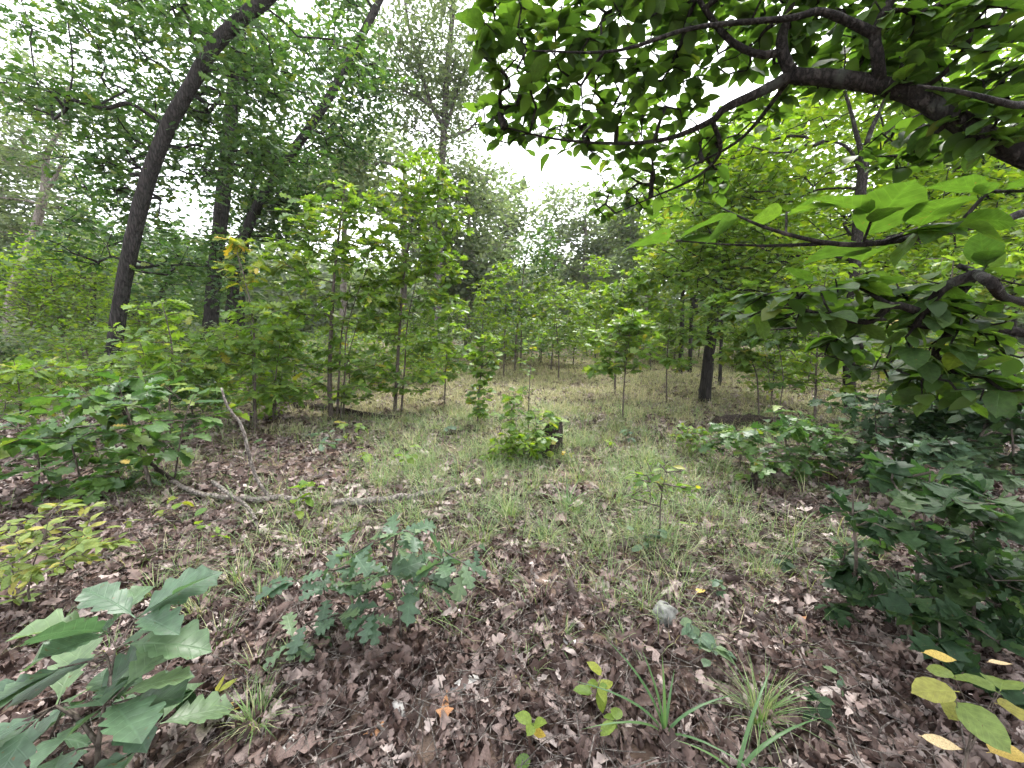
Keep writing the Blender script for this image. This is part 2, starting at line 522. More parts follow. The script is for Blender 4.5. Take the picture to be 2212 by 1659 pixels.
def variants(kind):
    out = []
    r = np.random.default_rng(hash(kind) % 1000 if False else sum(map(ord, kind)))
    for i in range(10 if kind.startswith('dead') else 6):
        f, d, c, t, a = r.uniform(.05, .35), r.uniform(.0, .35), r.uniform(-.3, .3), r.uniform(-.35, .35), r.uniform(-.08, .08)
        def jit(h, s=0.03):
            h = np.array(h, float); h[1:-1] += r.normal(0, s, h[1:-1].shape) * [0.7, 0.5]; return h
        if kind == 'broadoak': d = d * .8 + .12; c = c * 1.6
        if kind == 'oak': out.append(outline_leaf(jit(WOAK, .012), f, d, c, t, .08, a))
        elif kind == 'broadoak': out.append(outline_leaf(jit(BOAK, .012), f, d, c, t, .08, a))
        elif kind == 'hollyoak': out.append(outline_leaf(jit(HOAK, .01), .2, .25, .3, t, .25, a))
        elif kind == 'redoak': out.append(outline_leaf(jit(ROAK, .012), f, d, c, t, .18, a))
        elif kind == 'ovate': out.append(outline_leaf(jit(OVATE, .008), f, d, c, t, .12, a))
        elif kind == 'round': out.append(outline_leaf(jit(ROUND, .01), f, d, c, t, .12, a))
        elif kind == 'lance': out.append(outline_leaf(jit(LANCE, .008), f, d, c, t, .08, a))
        elif kind == 'maple': out.append(outline_leaf(jit(MAPLE, .015), f, d, c, t, .35, a))
        elif kind == 'oak_lo': out.append(outline_leaf(jit(OAKLO, .02), f, d, c, t, 0, 0, True))
        elif kind == 'ov_lo': out.append(outline_leaf(OVLO, f, d, c, t, 0, 0, True))
        elif kind == 'kite':
            v = np.array([[0, 0, 0], [.3, .5, f * .4], [0, 1, -d], [-.3, .5, f * .4]]); out.append((v, np.array([[0, 1, 2], [0, 2, 3]])))
        elif kind == 'dead':
            h = jit(WOAK if i % 3 else ROAK, .025)
            v, tt = outline_leaf(h, 0, 0, 0, r.uniform(-.7, .7), .1, a)
            out.append((roll(v, r, .11, .34), tt))
        elif kind == 'dead_lo':
            v, tt = outline_leaf(jit(OAKLO, .04), 0, 0, 0, r.uniform(-.7, .7), 0, 0, True)
            out.append((roll(v, r, .14, .4), tt))
    return out


TPL = {k: variants(k) for k in ('oak', 'broadoak', 'hollyoak', 'redoak', 'ovate', 'round', 'lance', 'maple', 'oak_lo', 'ov_lo', 'kite', 'dead', 'dead_lo')}
LO = {'oak': 'oak_lo', 'broadoak': 'oak_lo', 'redoak': 'oak_lo', 'ovate': 'ov_lo', 'round': 'ov_lo', 'lance': 'ov_lo', 'maple': 'oak_lo', 'dead': 'dead_lo'}
_shared = {}


def shared_leaf(kind, mat):
    key = (kind, mat.name)
    if key not in _shared:
        _shared[key] = [mesh_np('leaf', v, [t], mat) for v, t in TPL[kind]]
    return _shared[key]


def frames(d, nrm):
    d = norm(d)
    nrm = norm(nrm - d * np.sum(nrm * d, -1, keepdims=True))
    x = np.cross(d, nrm)
    return np.stack([x, d, nrm], -1)          # columns


def stamp(mb, kind, P, R, L, r):
    tp = TPL[kind]
    k = r.integers(0, len(tp), len(P))
    for i, (v, t) in enumerate(tp):
        s = np.nonzero(k == i)[0]
        if len(s) == 0: continue
        V = P[s][:, None] + np.einsum('nij,vj->nvi', R[s] * L[s][:, None, None], v)
        T = t[None] + (np.arange(len(s)) * len(v))[:, None, None]
        mb.add(V.reshape(-1, 3), None, T.reshape(-1, 3))


def put_leaves(root, base, kind, mat, P, R, L, r, n_ind=300, far_kind=None, name='leaf', min_px=10.0, matv=None):
    """nearest leaves become single objects, the remainder one joined part"""
    u, v, dep = proj(P)
    vis = (u > -60) & (u < W0 + 60) & (v > -60) & (v < H0 + 60) & (dep > 0.1)
    px = np.where(vis, L / np.maximum(dep, .1) * F0 * 3000 / W0, 0)
    order = np.argsort(-px)
    ind = [i for i in order[:n_ind] if px[i] >= min_px]
    rest = np.setdiff1d(np.arange(len(P)), ind)
    if ind:
        ms = shared_leaf(kind, matv or mat)
        for i in ind:
            o = bpy.data.objects.new(name, ms[r.integers(0, len(ms))])
            M = Matrix.Identity(4)
            A = R[i] * L[i]
            for a in range(3):
                for b in range(3):
                    M[a][b] = A[a, b]
                M[a][3] = P[i][a] - base[a]
            COL.objects.link(o)
            o.parent = root
            o.matrix_basis = M
    if len(rest):
        mb = MB()
        stamp(mb, far_kind or LO.get(kind, kind), P[rest], R[rest], L[rest], r)
        o = link('foliage', mb.mesh('foliage', mat, origin=base), root)
        o['kind'] = 'stuff'
    return len(ind)


# ------------------------------------------------------------------ tree growth: minimum spanning tree over twig tips
def grow(nodes, par, plen, targets, bf=0.25, step=0.3, jit=0.06, down=0.8, r=rng):
    nodes = [np.array(p) for p in nodes]; par = list(par); plen = list(plen)
    T = np.asarray(targets)
    n = len(T)
    N = np.array(nodes)
    def cost(p, pl):
        d = T - p
        L = np.linalg.norm(d, axis=1) + 1e-6
        return L * (1 + down * np.clip(-d[:, 2] / L, 0, 1)) + bf * pl
    best = np.full(n, 1e9); bi = np.zeros(n, int)
    for i in range(len(nodes)):
        c = cost(nodes[i], plen[i]); m = c < best
        best[m] = c[m]; bi[m] = i
    done = np.zeros(n, bool)
    tip = np.zeros(n, int)
    for _ in range(n):
        j = int(np.argmin(np.where(done, 1e9, best)))
        a = bi[j]; p0 = nodes[a]; p1 = T[j]
        L = np.linalg.norm(p1 - p0)
        k = min(5, max(1, int(L / step)))
        prev = a
        newi = []
        for s in range(1, k + 1):
            u = s / k
            q = p0 * (1 - u) + p1 * u
            if s < k:
                q = q + r.normal(0, jit * L, 3) * math.sin(math.pi * u)
            nodes.append(q); par.append(prev); plen.append(plen[prev] + L / k)
            prev = len(nodes) - 1; newi.append(prev)
        done[j] = True; tip[j] = prev
        for i in newi:
            c = cost(nodes[i], plen[i]); m = (c < best) & ~done
            best[m] = c[m]; bi[m] = i
    return np.array(nodes), np.array(par), tip


def blob_pts(blobs, n, r, shell=0.4, clump=0.0):
    """blobs: (px, py, Y, rx_px, ry_px, rY) measured at distance Y"""
    vol = np.array([b[3] * b[4] * (b[2] ** 2) * max(b[5], .05) for b in blobs]) ** 0.75
    if len(blobs[0]) > 6:
        vol = vol * np.array([b[6] for b in blobs])
    cnt = np.maximum(1, (vol / vol.sum() * n)).astype(int)
    out = []
    for b, c in zip(blobs, cnt):
        d = norm(r.normal(0, 1, (c, 3)))
        rad = r.uniform(0, 1, c) ** (1 / 3.0)
        rad = np.where(r.uniform(0, 1, c) < shell, r.uniform(.8, 1.0, c), rad)[:, None]
        q = d * rad
        for k in range(c):
            Y = b[2] + q[k, 1] * b[5]
            cc = at(b[0], b[1], b[2])
            ex = b[3] / F0 * b[2]; ez = b[4] / F0 * b[2]
            out.append([cc[0] * 1.0 + q[k, 0] * ex, Y, cc[2] + q[k, 2] * ez])
    out = np.array(out)
    if clump > 0:                                  # gather the tips into leafy boughs with gaps between
        c = out[r.permutation(len(out))[:max(3, len(out) // 11)]]
        d = np.linalg.norm(out[:, None] - c[None], axis=2)
        near = c[d.argmin(1)]
        off = r.normal(0, 1, out.shape) * clump * np.array([1.25, 1.25, .55])
        out = near + off
    return out


def plant(name, label, cat, trunks, blobs, n_tips, per, L, kind, lm, bark, group=None, seed=0, spread=0.1,
          twig_r=0.004, bf=0.25, step=0.3, flat=0.45, n_ind=300, far_kind=None, targets=None, mode='tip',
          sides=8, rough=0.03, down=0.8, limb_r=None, lvar=0.25, droop=0.15, min_px=10.0, seg=0.12, jit=0.06,
          taper_tips=True, keep_above=0.0, clump=0.0, extra_targets=None):
    """trunks: list of (points world Nx3, radii)"""
    r = np.random.default_rng(1000 + seed)
    p0 = np.asarray(trunks[0][0][0], float)
    base = np.array([p0[0], p0[1], p0[2]])
    root = empty(name, base)
    tag(root, label, cat, group)
    nodes, par, plen = [], [], []
    for ti, (pts, rad) in enumerate(trunks):
        pts = np.asarray(pts, float)
        ln = np.linalg.norm(np.diff(pts, axis=0), axis=1).sum()
        nseg = int(min(60, max(5, ln / seg)))
        P, Rr = resample(pts, rad, nseg)
        mb = MB()
        tube(mb, P, Rr, sides if ti == 0 else max(5, sides - 2), rough)
        link('trunk' if ti == 0 else 'limb', mb.mesh('trunk' if ti == 0 else 'limb', bark, True, base), root)
        b = len(nodes)
        for i in range(len(P)):
            if i < keep_above * len(P) and ti == 0 and i > 0:
                pass
            nodes.append(P[i]); par.append(-1)
            plen.append(0.0 if i >= keep_above * len(P) else 1e3)
    nt = len(nodes)
    T = targets if targets is not None else blob_pts(blobs, n_tips, r, .4, clump)
    if extra_targets is not None: T = np.vstack([T, extra_targets])
    T = T[T[:, 2] > hgt(T[:, 0], T[:, 1]) + 0.04]
    N, PR, tip = grow(nodes, par, plen, T, bf, step, jit, down, r)
    # radius from the number of tips carried
    cntd = np.zeros(len(N)); cntd[tip] += 1
    for i in range(len(N) - 1, nt - 1, -1):
        if PR[i] >= 0: cntd[PR[i]] += cntd[i]
    rad = twig_r * np.maximum(cntd, 1) ** 0.42
    idx = np.arange(nt, len(N))
    pi = PR[idx]
    rp = np.where(pi >= nt, rad[np.maximum(pi, 0)], rad[idx] * 1.15)
    rp = np.minimum(rp, rad[idx] * 1.6)
    # big branches: own limb objects, twigs joined
    lr = limb_r if limb_r is not None else twig_r * 4.5
    children = {}
    for i in idx: children.setdefault(PR[i], []).append(i)
    used = np.zeros(len(N), bool)
    starts = [i for i in idx if rad[i] >= lr and PR[i] < nt]
    starts += [i for i in idx if rad[i] >= lr and PR[i] >= nt]
    for s in starts:
        if used[s]: continue
        chain = [PR[s], s]; used[s] = True
        while True:
            ch = [c for c in children.get(chain[-1], []) if rad[c] >= lr and not used[c]]
            if not ch: break
            c = max(ch, key=lambda q: cntd[q]); used[c] = True; chain.append(c)
        pts = N[chain]; rr = rad[chain].copy(); rr[0] = min(rr[1] * 1.25, rr[1] + .03)
        P, Rr = resample(pts, rr, min(40, 3 * len(pts)))
        mb = MB(); tube(mb, P, Rr, 6, rough)
        link('limb', mb.mesh('limb', bark, True, base), root)
    tw = idx[~used[idx]]
    if len(tw):
        mb = MB()
        prisms(mb, N[PR[tw]], N[tw], rp[tw - nt], rad[tw], 4 if twig_r > .004 else 3)
        o = link('twigs', mb.mesh('twigs', bark, False, base), root); o['kind'] = 'stuff'
    # leaves
    tips = N[tip]; tdir = norm(tips - N[PR[tip]])
    m = len(tips)
    k = np.maximum(1, r.poisson(per, m))
    id_ = np.repeat(np.arange(m), k)
    nL = len(id_)
    az = r.uniform(0, 2 * math.pi, nL)
    rad_dir = np.stack([np.cos(az), np.sin(az), r.normal(-droop, .25, nL)], -1)
    if mode == 'tip':
        d = norm(rad_dir + 0.55 * tdir[id_])
        P = tips[id_] - tdir[id_] * r.uniform(0, spread, nL)[:, None] + d * (0.1 * L)
    else:
        d = norm(rad_dir + 0.25 * tdir[id_])
        P = tips[id_] + r.normal(0, 1, (nL, 3)) * spread * np.array([1, 1, .75])
    nr = np.array([0, 0, 1.0]) + r.normal(0, flat, (nL, 3))
    R = frames(d, nr)
    LL = L * np.clip(1 + r.normal(0, lvar, nL), .45, 1.7)
    ok = P[:, 2] > hgt(P[:, 0], P[:, 1]) + 0.015
    put_leaves(root, base, kind, leafm(lm), P[ok], R[ok], LL[ok], r, n_ind, far_kind, min_px=min_px, matv=leafm(lm, True))
    return root


def path(pxs, widths_px, Y, base=None, yspan=None):
    """trunk polyline from pixels at distance Y (or a list of distances), radii from pixel widths"""
    Ys = Y if hasattr(Y, '__len__') else [Y] * len(pxs)
    pts = [at(p[0], p[1], y) for p, y in zip(pxs, Ys)]
    rad = [w / 2 / F0 * y * math.cos(math.atan((p[0] - W0 / 2) / F0)) ** 1.1 for w, y, p in zip(widths_px, Ys, pxs)]
    return pts, rad


def to_ground(pr, flare=1.35):
    """extends a trunk polyline down to the ground below its first point"""
    pts, rad = [np.array(p) for p in pr[0]], list(pr[1])
    a, b = pts[0], pts[1]
    d = (a - b) / max(1e-6, (b - a)[2])
    z = a[2] - float(hgt(a[0], a[1]))
    if z > 0.02:
        g = a + d * z * np.array([.35, .35, 1.0]); g[2] = float(hgt(g[0], g[1])) - 0.05
        return [g] + pts, [rad[0] * flare] + rad
    pts[0][2] = min(pts[0][2], float(hgt(a[0], a[1])) - 0.03)
    return pts, rad

# ================================================================== the ground
def ground_mat():
    m, n, l = new_mat('forest_soil')
    out = n.new('ShaderNodeOutputMaterial'); bs = n.new('ShaderNodeBsdfPrincipled')
    tc = n.new('ShaderNodeTexCoord')
    nz = n.new('ShaderNodeTexNoise'); nz.inputs['Scale'].default_value = 14; nz.inputs['Detail'].default_value = 8
    nz.inputs['Roughness'].default_value = .7
    l.new(tc.outputs['Object'], nz.inputs['Vector'])
    vo = n.new('ShaderNodeTexVoronoi'); vo.inputs['Scale'].default_value = 16
    l.new(tc.outputs['Object'], vo.inputs['Vector'])
    mx = n.new('ShaderNodeMath'); mx.operation = 'MULTIPLY_ADD'
    l.new(vo.outputs['Color'], mx.inputs[0]); mx.inputs[1].default_value = .5
    l.new(nz.outputs[0], mx.inputs[2])
    rp = ramp(n, [(.3, (.045, .030, .024)), (.7, (.11, .075, .058)), (1.0, (.20, .15, .12))])
    l.new(mx.outputs[0], rp.inputs[0])
    # straw coloured thatch where the clearing lies
    sp = n.new('ShaderNodeSeparateXYZ'); l.new(tc.outputs['Object'], sp.inputs[0])
    ry = n.new('ShaderNodeMapRange'); ry.inputs[1].default_value = 4.5; ry.inputs[2].default_value = 8.5
    l.new(sp.outputs[1], ry.inputs[0])
    n2 = n.new('ShaderNodeTexNoise'); n2.inputs['Scale'].default_value = .9; n2.inputs['Detail'].default_value = 4
    l.new(tc.outputs['Object'], n2.inputs['Vector'])
    r2 = n.new('ShaderNodeMapRange'); r2.inputs[1].default_value = .35; r2.inputs[2].default_value = .55
    l.new(n2.outputs[0], r2.inputs[0])
    mm = n.new('ShaderNodeMath'); mm.operation = 'MULTIPLY'
    l.new(ry.outputs[0], mm.inputs[0]); l.new(r2.outputs[0], mm.inputs[1])
    r3 = ramp(n, [(.3, (.085, .085, .045)), (.8, (.22, .20, .12))])
    l.new(nz.outputs[0], r3.inputs[0])
    mc = n.new('ShaderNodeMixRGB'); l.new(mm.outputs[0], mc.inputs[0]); l.new(rp.outputs[0], mc.inputs[1]); l.new(r3.outputs[0], mc.inputs[2])
    l.new(mc.outputs[0], bs.inputs['Base Color'])
    bs.inputs['Roughness'].default_value = .95; bs.inputs['Specular IOR Level'].default_value = .1
    bp = n.new('ShaderNodeBump'); bp.inputs['Strength'].default_value = .8; bp.inputs['Distance'].default_value = .03
    l.new(mx.outputs[0], bp.inputs['Height']); l.new(bp.outputs[0], bs.inputs['Normal'])
    l.new(bs.outputs[0], out.inputs['Surface'])
    return m


xs = np.unique(np.concatenate([np.arange(-8, 8.01, .16), np.arange(-30, 30.1, 1.0), np.arange(-300, 301, 20)]))
ys = np.unique(np.concatenate([np.arange(-1, 12.01, .16), np.arange(-10, 45, 1.0), np.arange(-60, 501, 20)]))
XX, YY = np.meshgrid(xs, ys)
ZZ = hgt(XX, YY)
nx, ny = len(xs), len(ys)
ii, jj = np.meshgrid(np.arange(ny - 1), np.arange(nx - 1), indexing='ij')
q = np.stack([ii * nx + jj, ii * nx + jj + 1, (ii + 1) * nx + jj + 1, (ii + 1) * nx + jj], -1).reshape(-1, 4)
g = link('ground', mesh_np('ground', np.stack([XX, YY, ZZ], -1).reshape(-1, 3), [q], ground_mat(), True))
tag(g, 'brown forest floor under leaf litter and thin grass', kind='structure')


# ------------------------------------------------------------------ how much grass grows where
def vnoise(x, y, s, ph=0.0):
    return (np.sin(x * s + 1.7 * np.sin(y * s * .8 + ph)) * np.cos(y * s * 1.1 + 1.3 * np.sin(x * s * .7 + ph * 2)) + 1) / 2


def grass_w(x, y):
    """0 bare litter .. 1 closed grass"""
    cx = 0.35 + 0.06 * y
    w = np.exp(-((x - cx) / (1.5 + 0.38 * y)) ** 2)
    w = w * np.clip((y - 1.7) / 2.6, 0.05, 1)
    w = w * np.clip(1.5 * vnoise(x, y, 2.2, .4) * vnoise(x, y, 5.1, 1.9) + .12, 0, 1)
    bare = np.exp(-((x + 2.4) / 1.1) ** 2 - ((y - 4.4) / 1.2) ** 2)
    bare2 = np.exp(-((x - 4.2) / 1.7) ** 2 - ((y - 3.4) / 1.9) ** 2)
    w = w * (1 - .85 * bare) * (1 - .9 * bare2)
    return np.clip(w + .55 * np.clip((y - 6) / 4, 0, 1) * (np.abs(x) < 16), 0, 1)


def in_view(x, y, z=0.0, m=80):
    u, v, d = proj(np.stack([x, y, np.full_like(x, z)], -1))
    return (u > -m) & (u < W0 + m) & (v < H0 + m) & (d > .2)


# ------------------------------------------------------------------ leaf litter
def litter():
    r = np.random.default_rng(31)
    Ps, Ls = [], []
    for (y0, y1, dens) in ((.7, 2.0, 1250), (2.0, 3.6, 760), (3.6, 6.5, 330), (6.5, 11, 110), (11, 18, 30)):
        hw = y1 * 1.45 + .6
        n = int((y1 - y0) * 2 * hw * dens)
        x = r.uniform(-hw, hw, n); y = r.uniform(y0, y1, n)
        keep = in_view(x, y) & (r.uniform(0, 1, n) > .5 * grass_w(x, y))
        x, y = x[keep], y[keep]
        z = hgt(x, y) + np.abs(r.normal(0, .02, len(x))) + .006
        Ps.append(np.stack([x, y, z], -1))
        Ls.append(np.clip(r.lognormal(math.log(.082), .38, len(x)), .03, .19) * (1 + .03 * y))
    P = np.concatenate(Ps); L = np.concatenate(Ls)
    n = len(P)
    az = r.uniform(0, 2 * math.pi, n)
    d = np.stack([np.cos(az), np.sin(az), r.normal(0, .3, n)], -1)
    nr = np.array([0, 0, 1.0]) + r.normal(0, .6, (n, 3))
    R = frames(d, nr)
    u, v, dep = proj(P)
    px = np.where((u > 10) & (u < W0 - 10) & (v < H0 - 5), L / dep, 0)
    order = np.argsort(-px)
    ind = order[:300]; rest = order[300:]
    ms = [mesh_np('dead_leaf', vv, [tt], DEAD) for vv, tt in TPL['dead']]
    for i in ind:
        o = bpy.data.objects.new('dead_leaf', ms[r.integers(0, len(ms))])
        M = Matrix.Identity(4); A = R[i] * L[i]
        for a in range(3):
            for b in range(3): M[a][b] = A[a, b]
            M[a][3] = P[i][a]
        COL.objects.link(o); o.matrix_basis = M
        tag(o, 'curled brown dead oak leaf lying loose among the foreground litter', 'leaf', 'brown dead leaves in the foreground')
    near = rest[dep[rest] < 3.2]; far = rest[dep[rest] >= 3.2]
    mb = MB()
    stamp(mb, 'dead', P[near], R[near], L[near], r)
    stamp(mb, 'dead_lo', P[far], R[far], L[far], r)
    o = link('leaf_litter', mb.mesh('leaf_litter', DEAD))
    tag(o, 'bed of fallen brown oak leaves covering the forest floor', 'leaf litter', kind='stuff')


litter()


def debris():
    r = np.random.default_rng(8)
    mb = MB()
    for (n, y0, y1, l0, l1, w) in ((2600, .9, 3.2, .04, .26, .0019), (2200, 3.0, 8.0, .08, .3, .003)):
        y = r.uniform(y0, y1, n); x = r.uniform(-1.4, 1.4, n) * y
        z = hgt(x, y) + np.abs(r.normal(0, .018, n)) + .035
        A = np.stack([x, y, z], -1)
        az = r.uniform(0, 6.28, n); L = r.uniform(l0, l1, n)
        m = A + np.stack([np.cos(az) * L * .5, np.sin(az) * L * .5, r.normal(0, .012, n)], -1)
        az2 = az + r.normal(0, .35, n)
        B = m + np.stack([np.cos(az2) * L * .5, np.sin(az2) * L * .5, r.normal(0, .015, n)], -1)
        rr = r.uniform(.5, 1.6, n) * w
        prisms(mb, A, m, rr, rr * .85, 4); prisms(mb, m, B, rr * .85, rr * .5, 4)
    o = link('twig_litter', mb.mesh('twig_litter', BARK_DEAD))
    tag(o, 'fine broken twigs and stems strewn through the leaf litter', 'twigs', kind='stuff')


debris()


# ------------------------------------------------------------------ grass
def blades(mb, P, az, L, Wd, bend, flatten=None):
    n = len(P)
    t = np.array([0, .38, .72, 1.0])
    d = np.stack([np.cos(az), np.sin(az), np.zeros(n)], -1)
    s = np.stack([-np.sin(az), np.cos(az), np.zeros(n)], -1)
    h = (bend[:, None] * t ** 1.8) * L[:, None]
    z = L[:, None] * (t * np.sqrt(np.clip(1 - .35 * bend[:, None], .1, 1)) - .5 * np.clip(bend[:, None] - .25, 0, 2) * t ** 2.4)
    C = P[:, None] + d[:, None] * h[..., None]
    C[..., 2] += z
    w = np.array([.8, 1.0, .65])
    A = C[:, :3] - s[:, None] * (w[None, :, None] * Wd[:, None, None] / 2)
    B = C[:, :3] + s[:, None] * (w[None, :, None] * Wd[:, None, None] / 2)
    V = np.concatenate([A, B, C[:, 3:4]], 1)      # 7 verts
    q = np.array([[0, 3, 4, 1], [1, 4, 5, 2]])
    tt = np.array([[2, 5, 6]])
    o = (np.arange(n) * 7)[:, None, None]
    mb.add(V.reshape(-1, 3), (q[None] + o).reshape(-1, 4), (tt[None] + o).reshape(-1, 3))


def tuft_pts(r, x, y, n, rad):
    a = r.uniform(0, 2 * math.pi, n); q = np.sqrt(r.uniform(0, 1, n)) * rad
    X, Y = x + np.cos(a) * q, y + np.sin(a) * q
    return np.stack([X, Y, hgt(X, Y) - .005], -1), a + r.normal(0, .6, n)


def grass_cover():
    r = np.random.default_rng(77)
    for nm, lab, mat, yr, count, Lr, key in (
            ('grass', 'thin green sedge growing through the litter in the open middle', GRASS_G, (1.7, 7.5), 5000, (.14, .34), 0),
            ('straw_grass', 'pale straw coloured dry grass across the sunny clearing', GRASS_S, (4.2, 20.0), 6500, (.14, .34), 1)):
        mb = MB()
        y = yr[0] + (yr[1] - yr[0]) * r.uniform(0, 1, count * 3) ** (1.25 if key else 1.0)
        x = r.uniform(-1.42, 1.42, count * 3) * y
        w = grass_w(x, y)
        if key: w = w * np.clip((y - 4.2) / 2.5, 0, 1)
        else: w = w * np.clip((8.0 - y) / 3.0, .1, 1)
        k = (r.uniform(0, 1, len(x)) < w * 1.1)
        x, y = x[k][:count], y[k][:count]
        for a, b in zip(x, y):
            n = int(r.integers(8, 22))
            P, az = tuft_pts(r, a, b, n, r.uniform(.03, .14) * (1 + .05 * b))
            L = r.uniform(*Lr, n) * r.uniform(.5, 1.15)
            az = az + (r.uniform(0, 6.28) if r.uniform() < .5 else 0) * .35
            blades(mb, P, az, L, r.uniform(.0014, .0030, n) * (1 + .16 * b), r.uniform(.35, 1.25, n))
        o = link(nm, mb.mesh(nm, mat))
        tag(o, lab, 'grass', kind='stuff')


grass_cover()


def grass_tuft(px, py, n, L, wd, label, group=None, mat=None, rad=.05, bend=(.3, 1.0), name='grass_tuft', az=None, seed=0):
    r = np.random.default_rng(500 + int(px) + seed)
    b = gnd(px, py)
    mb = MB()
    P, a = tuft_pts(r, 0, 0, n, rad)
    P[:, 2] = -.005
    if az is not None: a = az + r.normal(0, .5, n)
    blades(mb, P, a, r.uniform(.55, 1.1, n) * L, r.uniform(.7, 1.2, n) * wd, r.uniform(*bend, n))
    o = link(name, mb.mesh(name, mat or GRASS_G), None, b)
    return tag(o, label, 'grass', group)


TG = 'green grass tufts in the middle of the floor'
TL = 'arching green grass tuft growing out of the open litter floor'
for (px, py, n, L) in ((1100, 1120, 120, .30), (1240, 1110, 90, .26), (1040, 1170, 80, .24), (1180, 1170, 70, .22), (980, 1210, 90, .22),
                       (1330, 1090, 80, .25), (880, 1120, 70, .22), (760, 1150, 70, .2), (900, 1010, 60, .24), (1010, 1000, 60, .25),
                       (1480, 1110, 60, .22), (1590, 1090, 80, .25), (1530, 1180, 60, .18), (1290, 1190, 50, .18), (1080, 1250, 50, .17),
                       (700, 1090, 60, .2), (640, 1170, 60, .2), (1560, 1010, 70, .26), (1400, 1000, 60, .25), (1150, 1060, 80, .26),
                       (1320, 1320, 50, .16), (1390, 1310, 60, .2), (1200, 1390, 40, .15), (1650, 1240, 50, .16), (1620, 1330, 40, .14), (1480, 1260, 50, .18), (1250, 1270, 40, .16), (1350, 1400, 36, .14), (1000, 1330, 36, .14), (1130, 1450, 30, .12), (1540, 1370, 36, .14), (1700, 1400, 30, .14), (940, 1090, 60, .22), (820, 1050, 60, .22), (1250, 1040, 70, .26)):
    grass_tuft(px, py, n, L, .0038, TL, TG, rad=.07)
TG2 = 'drooping sedge tufts on the litter by the oak sprout'
TL2 = 'drooping sedge tuft in the litter between the two oak sprouts'
for (px, py, n, L) in ((330, 1290, 50, .2), (250, 1420, 40, .16), (640, 1420, 40, .14), (560, 1450, 36, .14), (430, 1330, 60, .22), (560, 1310, 60, .2), (520, 1260, 60, .2), (600, 1250, 50, .2), (400, 1240, 40, .16), (120, 1380, 40, .16), (470, 1390, 40, .15)):
    grass_tuft(px, py, n, L, .0035, TL2, TG2, rad=.06)
grass_tuft(555, 1570, 90, .2, .0035, 'dense dark sedge tuft beside the pale bark strip', rad=.04)
grass_tuft(1640, 1560, 110, .26, .0034, 'fine spiky sedge tuft with radiating pale blades', rad=.035, bend=(.15, 1.1))


def broad_grass(base, blist, label):
    root = empty('broad_grass', base); tag(root, label, 'grass')
    for (az, L, w, be) in blist:
        n = 9
        t = np.linspace(0, 1, n)
        d = np.array([math.cos(az), math.sin(az), 0]); s = np.array([-d[1], d[0], 0])
        C = d[None] * (be * t ** 1.8 * L)[:, None]
        C[:, 2] = L * (t * math.sqrt(max(.1, 1 - .35 * be)) - .5 * max(0, be - .25) * t ** 2.4)
        ww = w / 2 * np.clip(1.15 - t ** 3 * 1.15, 0, 1) * (.6 + .4 * np.minimum(1, t * 4))
        A = C - s * ww[:, None]; B = C + s * ww[:, None]; M = C.copy(); M[:, 2] -= ww * .35
        V = np.concatenate([A, M, B]); i = np.arange(n - 1)
        qq = np.vstack([np.stack([i, i + n, i + n + 1, i + 1], -1), np.stack([i + n, i + 2 * n, i + 2 * n + 1, i + n + 1], -1)])
        link('blade', mesh_np('blade', V, [qq], GRASS_B, True), root)
    return root


b = gnd(1435, 1600)
broad_grass(b, [(2.2, .34, .012, .35), (2.9, .36, .012, .95), (1.5, .30, .011, .25), (3.3, .30, .011, 1.1), (.3, .30, .011, 1.2), (-.6, .26, .010, 1.2), (1.0, .25, .010, .6), (2.5, .42, .013, .6)],
            'tall clump of broad green grass blades in the dark litter')
b = gnd(1590, 1690)
broad_grass(b, [(.35, .34, .013, 1.25), (.75, .40, .012, .95), (-.2, .30, .012, 1.3), (2.8, .2, .010, 1.0)],
            'broad grass with long blades bending over at the bottom edge')
b = gnd(1225, 1105)
broad_grass(b, [(a, .36, .010, be) for a, be in ((.2, .9), (.8, .6), (1.5, .4), (2.4, .7), (3.0, 1.0), (3.9, .9), (5.2, .9))],
            'bright clump of wider grass blades behind the mossy log')

# ================================================================== big trees
oakB = [(250, 90, 10, 150, 100, 1.2), (420, 60, 10, 150, 100, 1.2), (140, 290, 9.6, 130, 100, 1.2), (300, 230, 10.2, 130, 100, 1.2),
        (490, 250, 10, 120, 140, 1.2), (200, 440, 9.8, 110, 90, 1.2), (400, 440, 10.2, 100, 90, 1.0), (610, 110, 9.8, 130, 100, 1.2),
        (590, 300, 10.4, 90, 90, 1.0), (190, 570, 10, 50, 40, 1.0), (420, 590, 10.4, 90, 50, 1.0), (330, 330, 8.6, 60, 30, .3), (250, 560, 8.6, 50, 25, .3), (420, 150, 8.7, 50, 30, .3)]
tr = to_ground(path([(238, 800), (248, 745), (262, 640), (290, 500), (325, 370), (370, 260), (410, 190), (452, 115), (505, 55), (565, 5), (650, -70), (760, -150)],
                    [46, 40, 37, 37, 36, 33, 31, 30, 30, 29, 26, 20], 9.0))
plant('oak_tree', 'big dark oak whose thick furrowed trunk leans over to the right', 'tree', [tr], oakB, 800, 13, .175, 'oak', 'oak', BARK_OAK,
      clump=.34, seed=1, spread=.2, mode='scatter', twig_r=.006, step=.6, sides=26, rough=.035, seg=.1, bf=.15, flat=.6, keep_above=.15, droop=.2)
tr = to_ground(path([(452, 720), (456, 690), (462, 610), (476, 480), (487, 370), (500, 240), (515, 100), (530, -40)], [40, 36, 35, 33, 33, 30, 26, 20], 13))
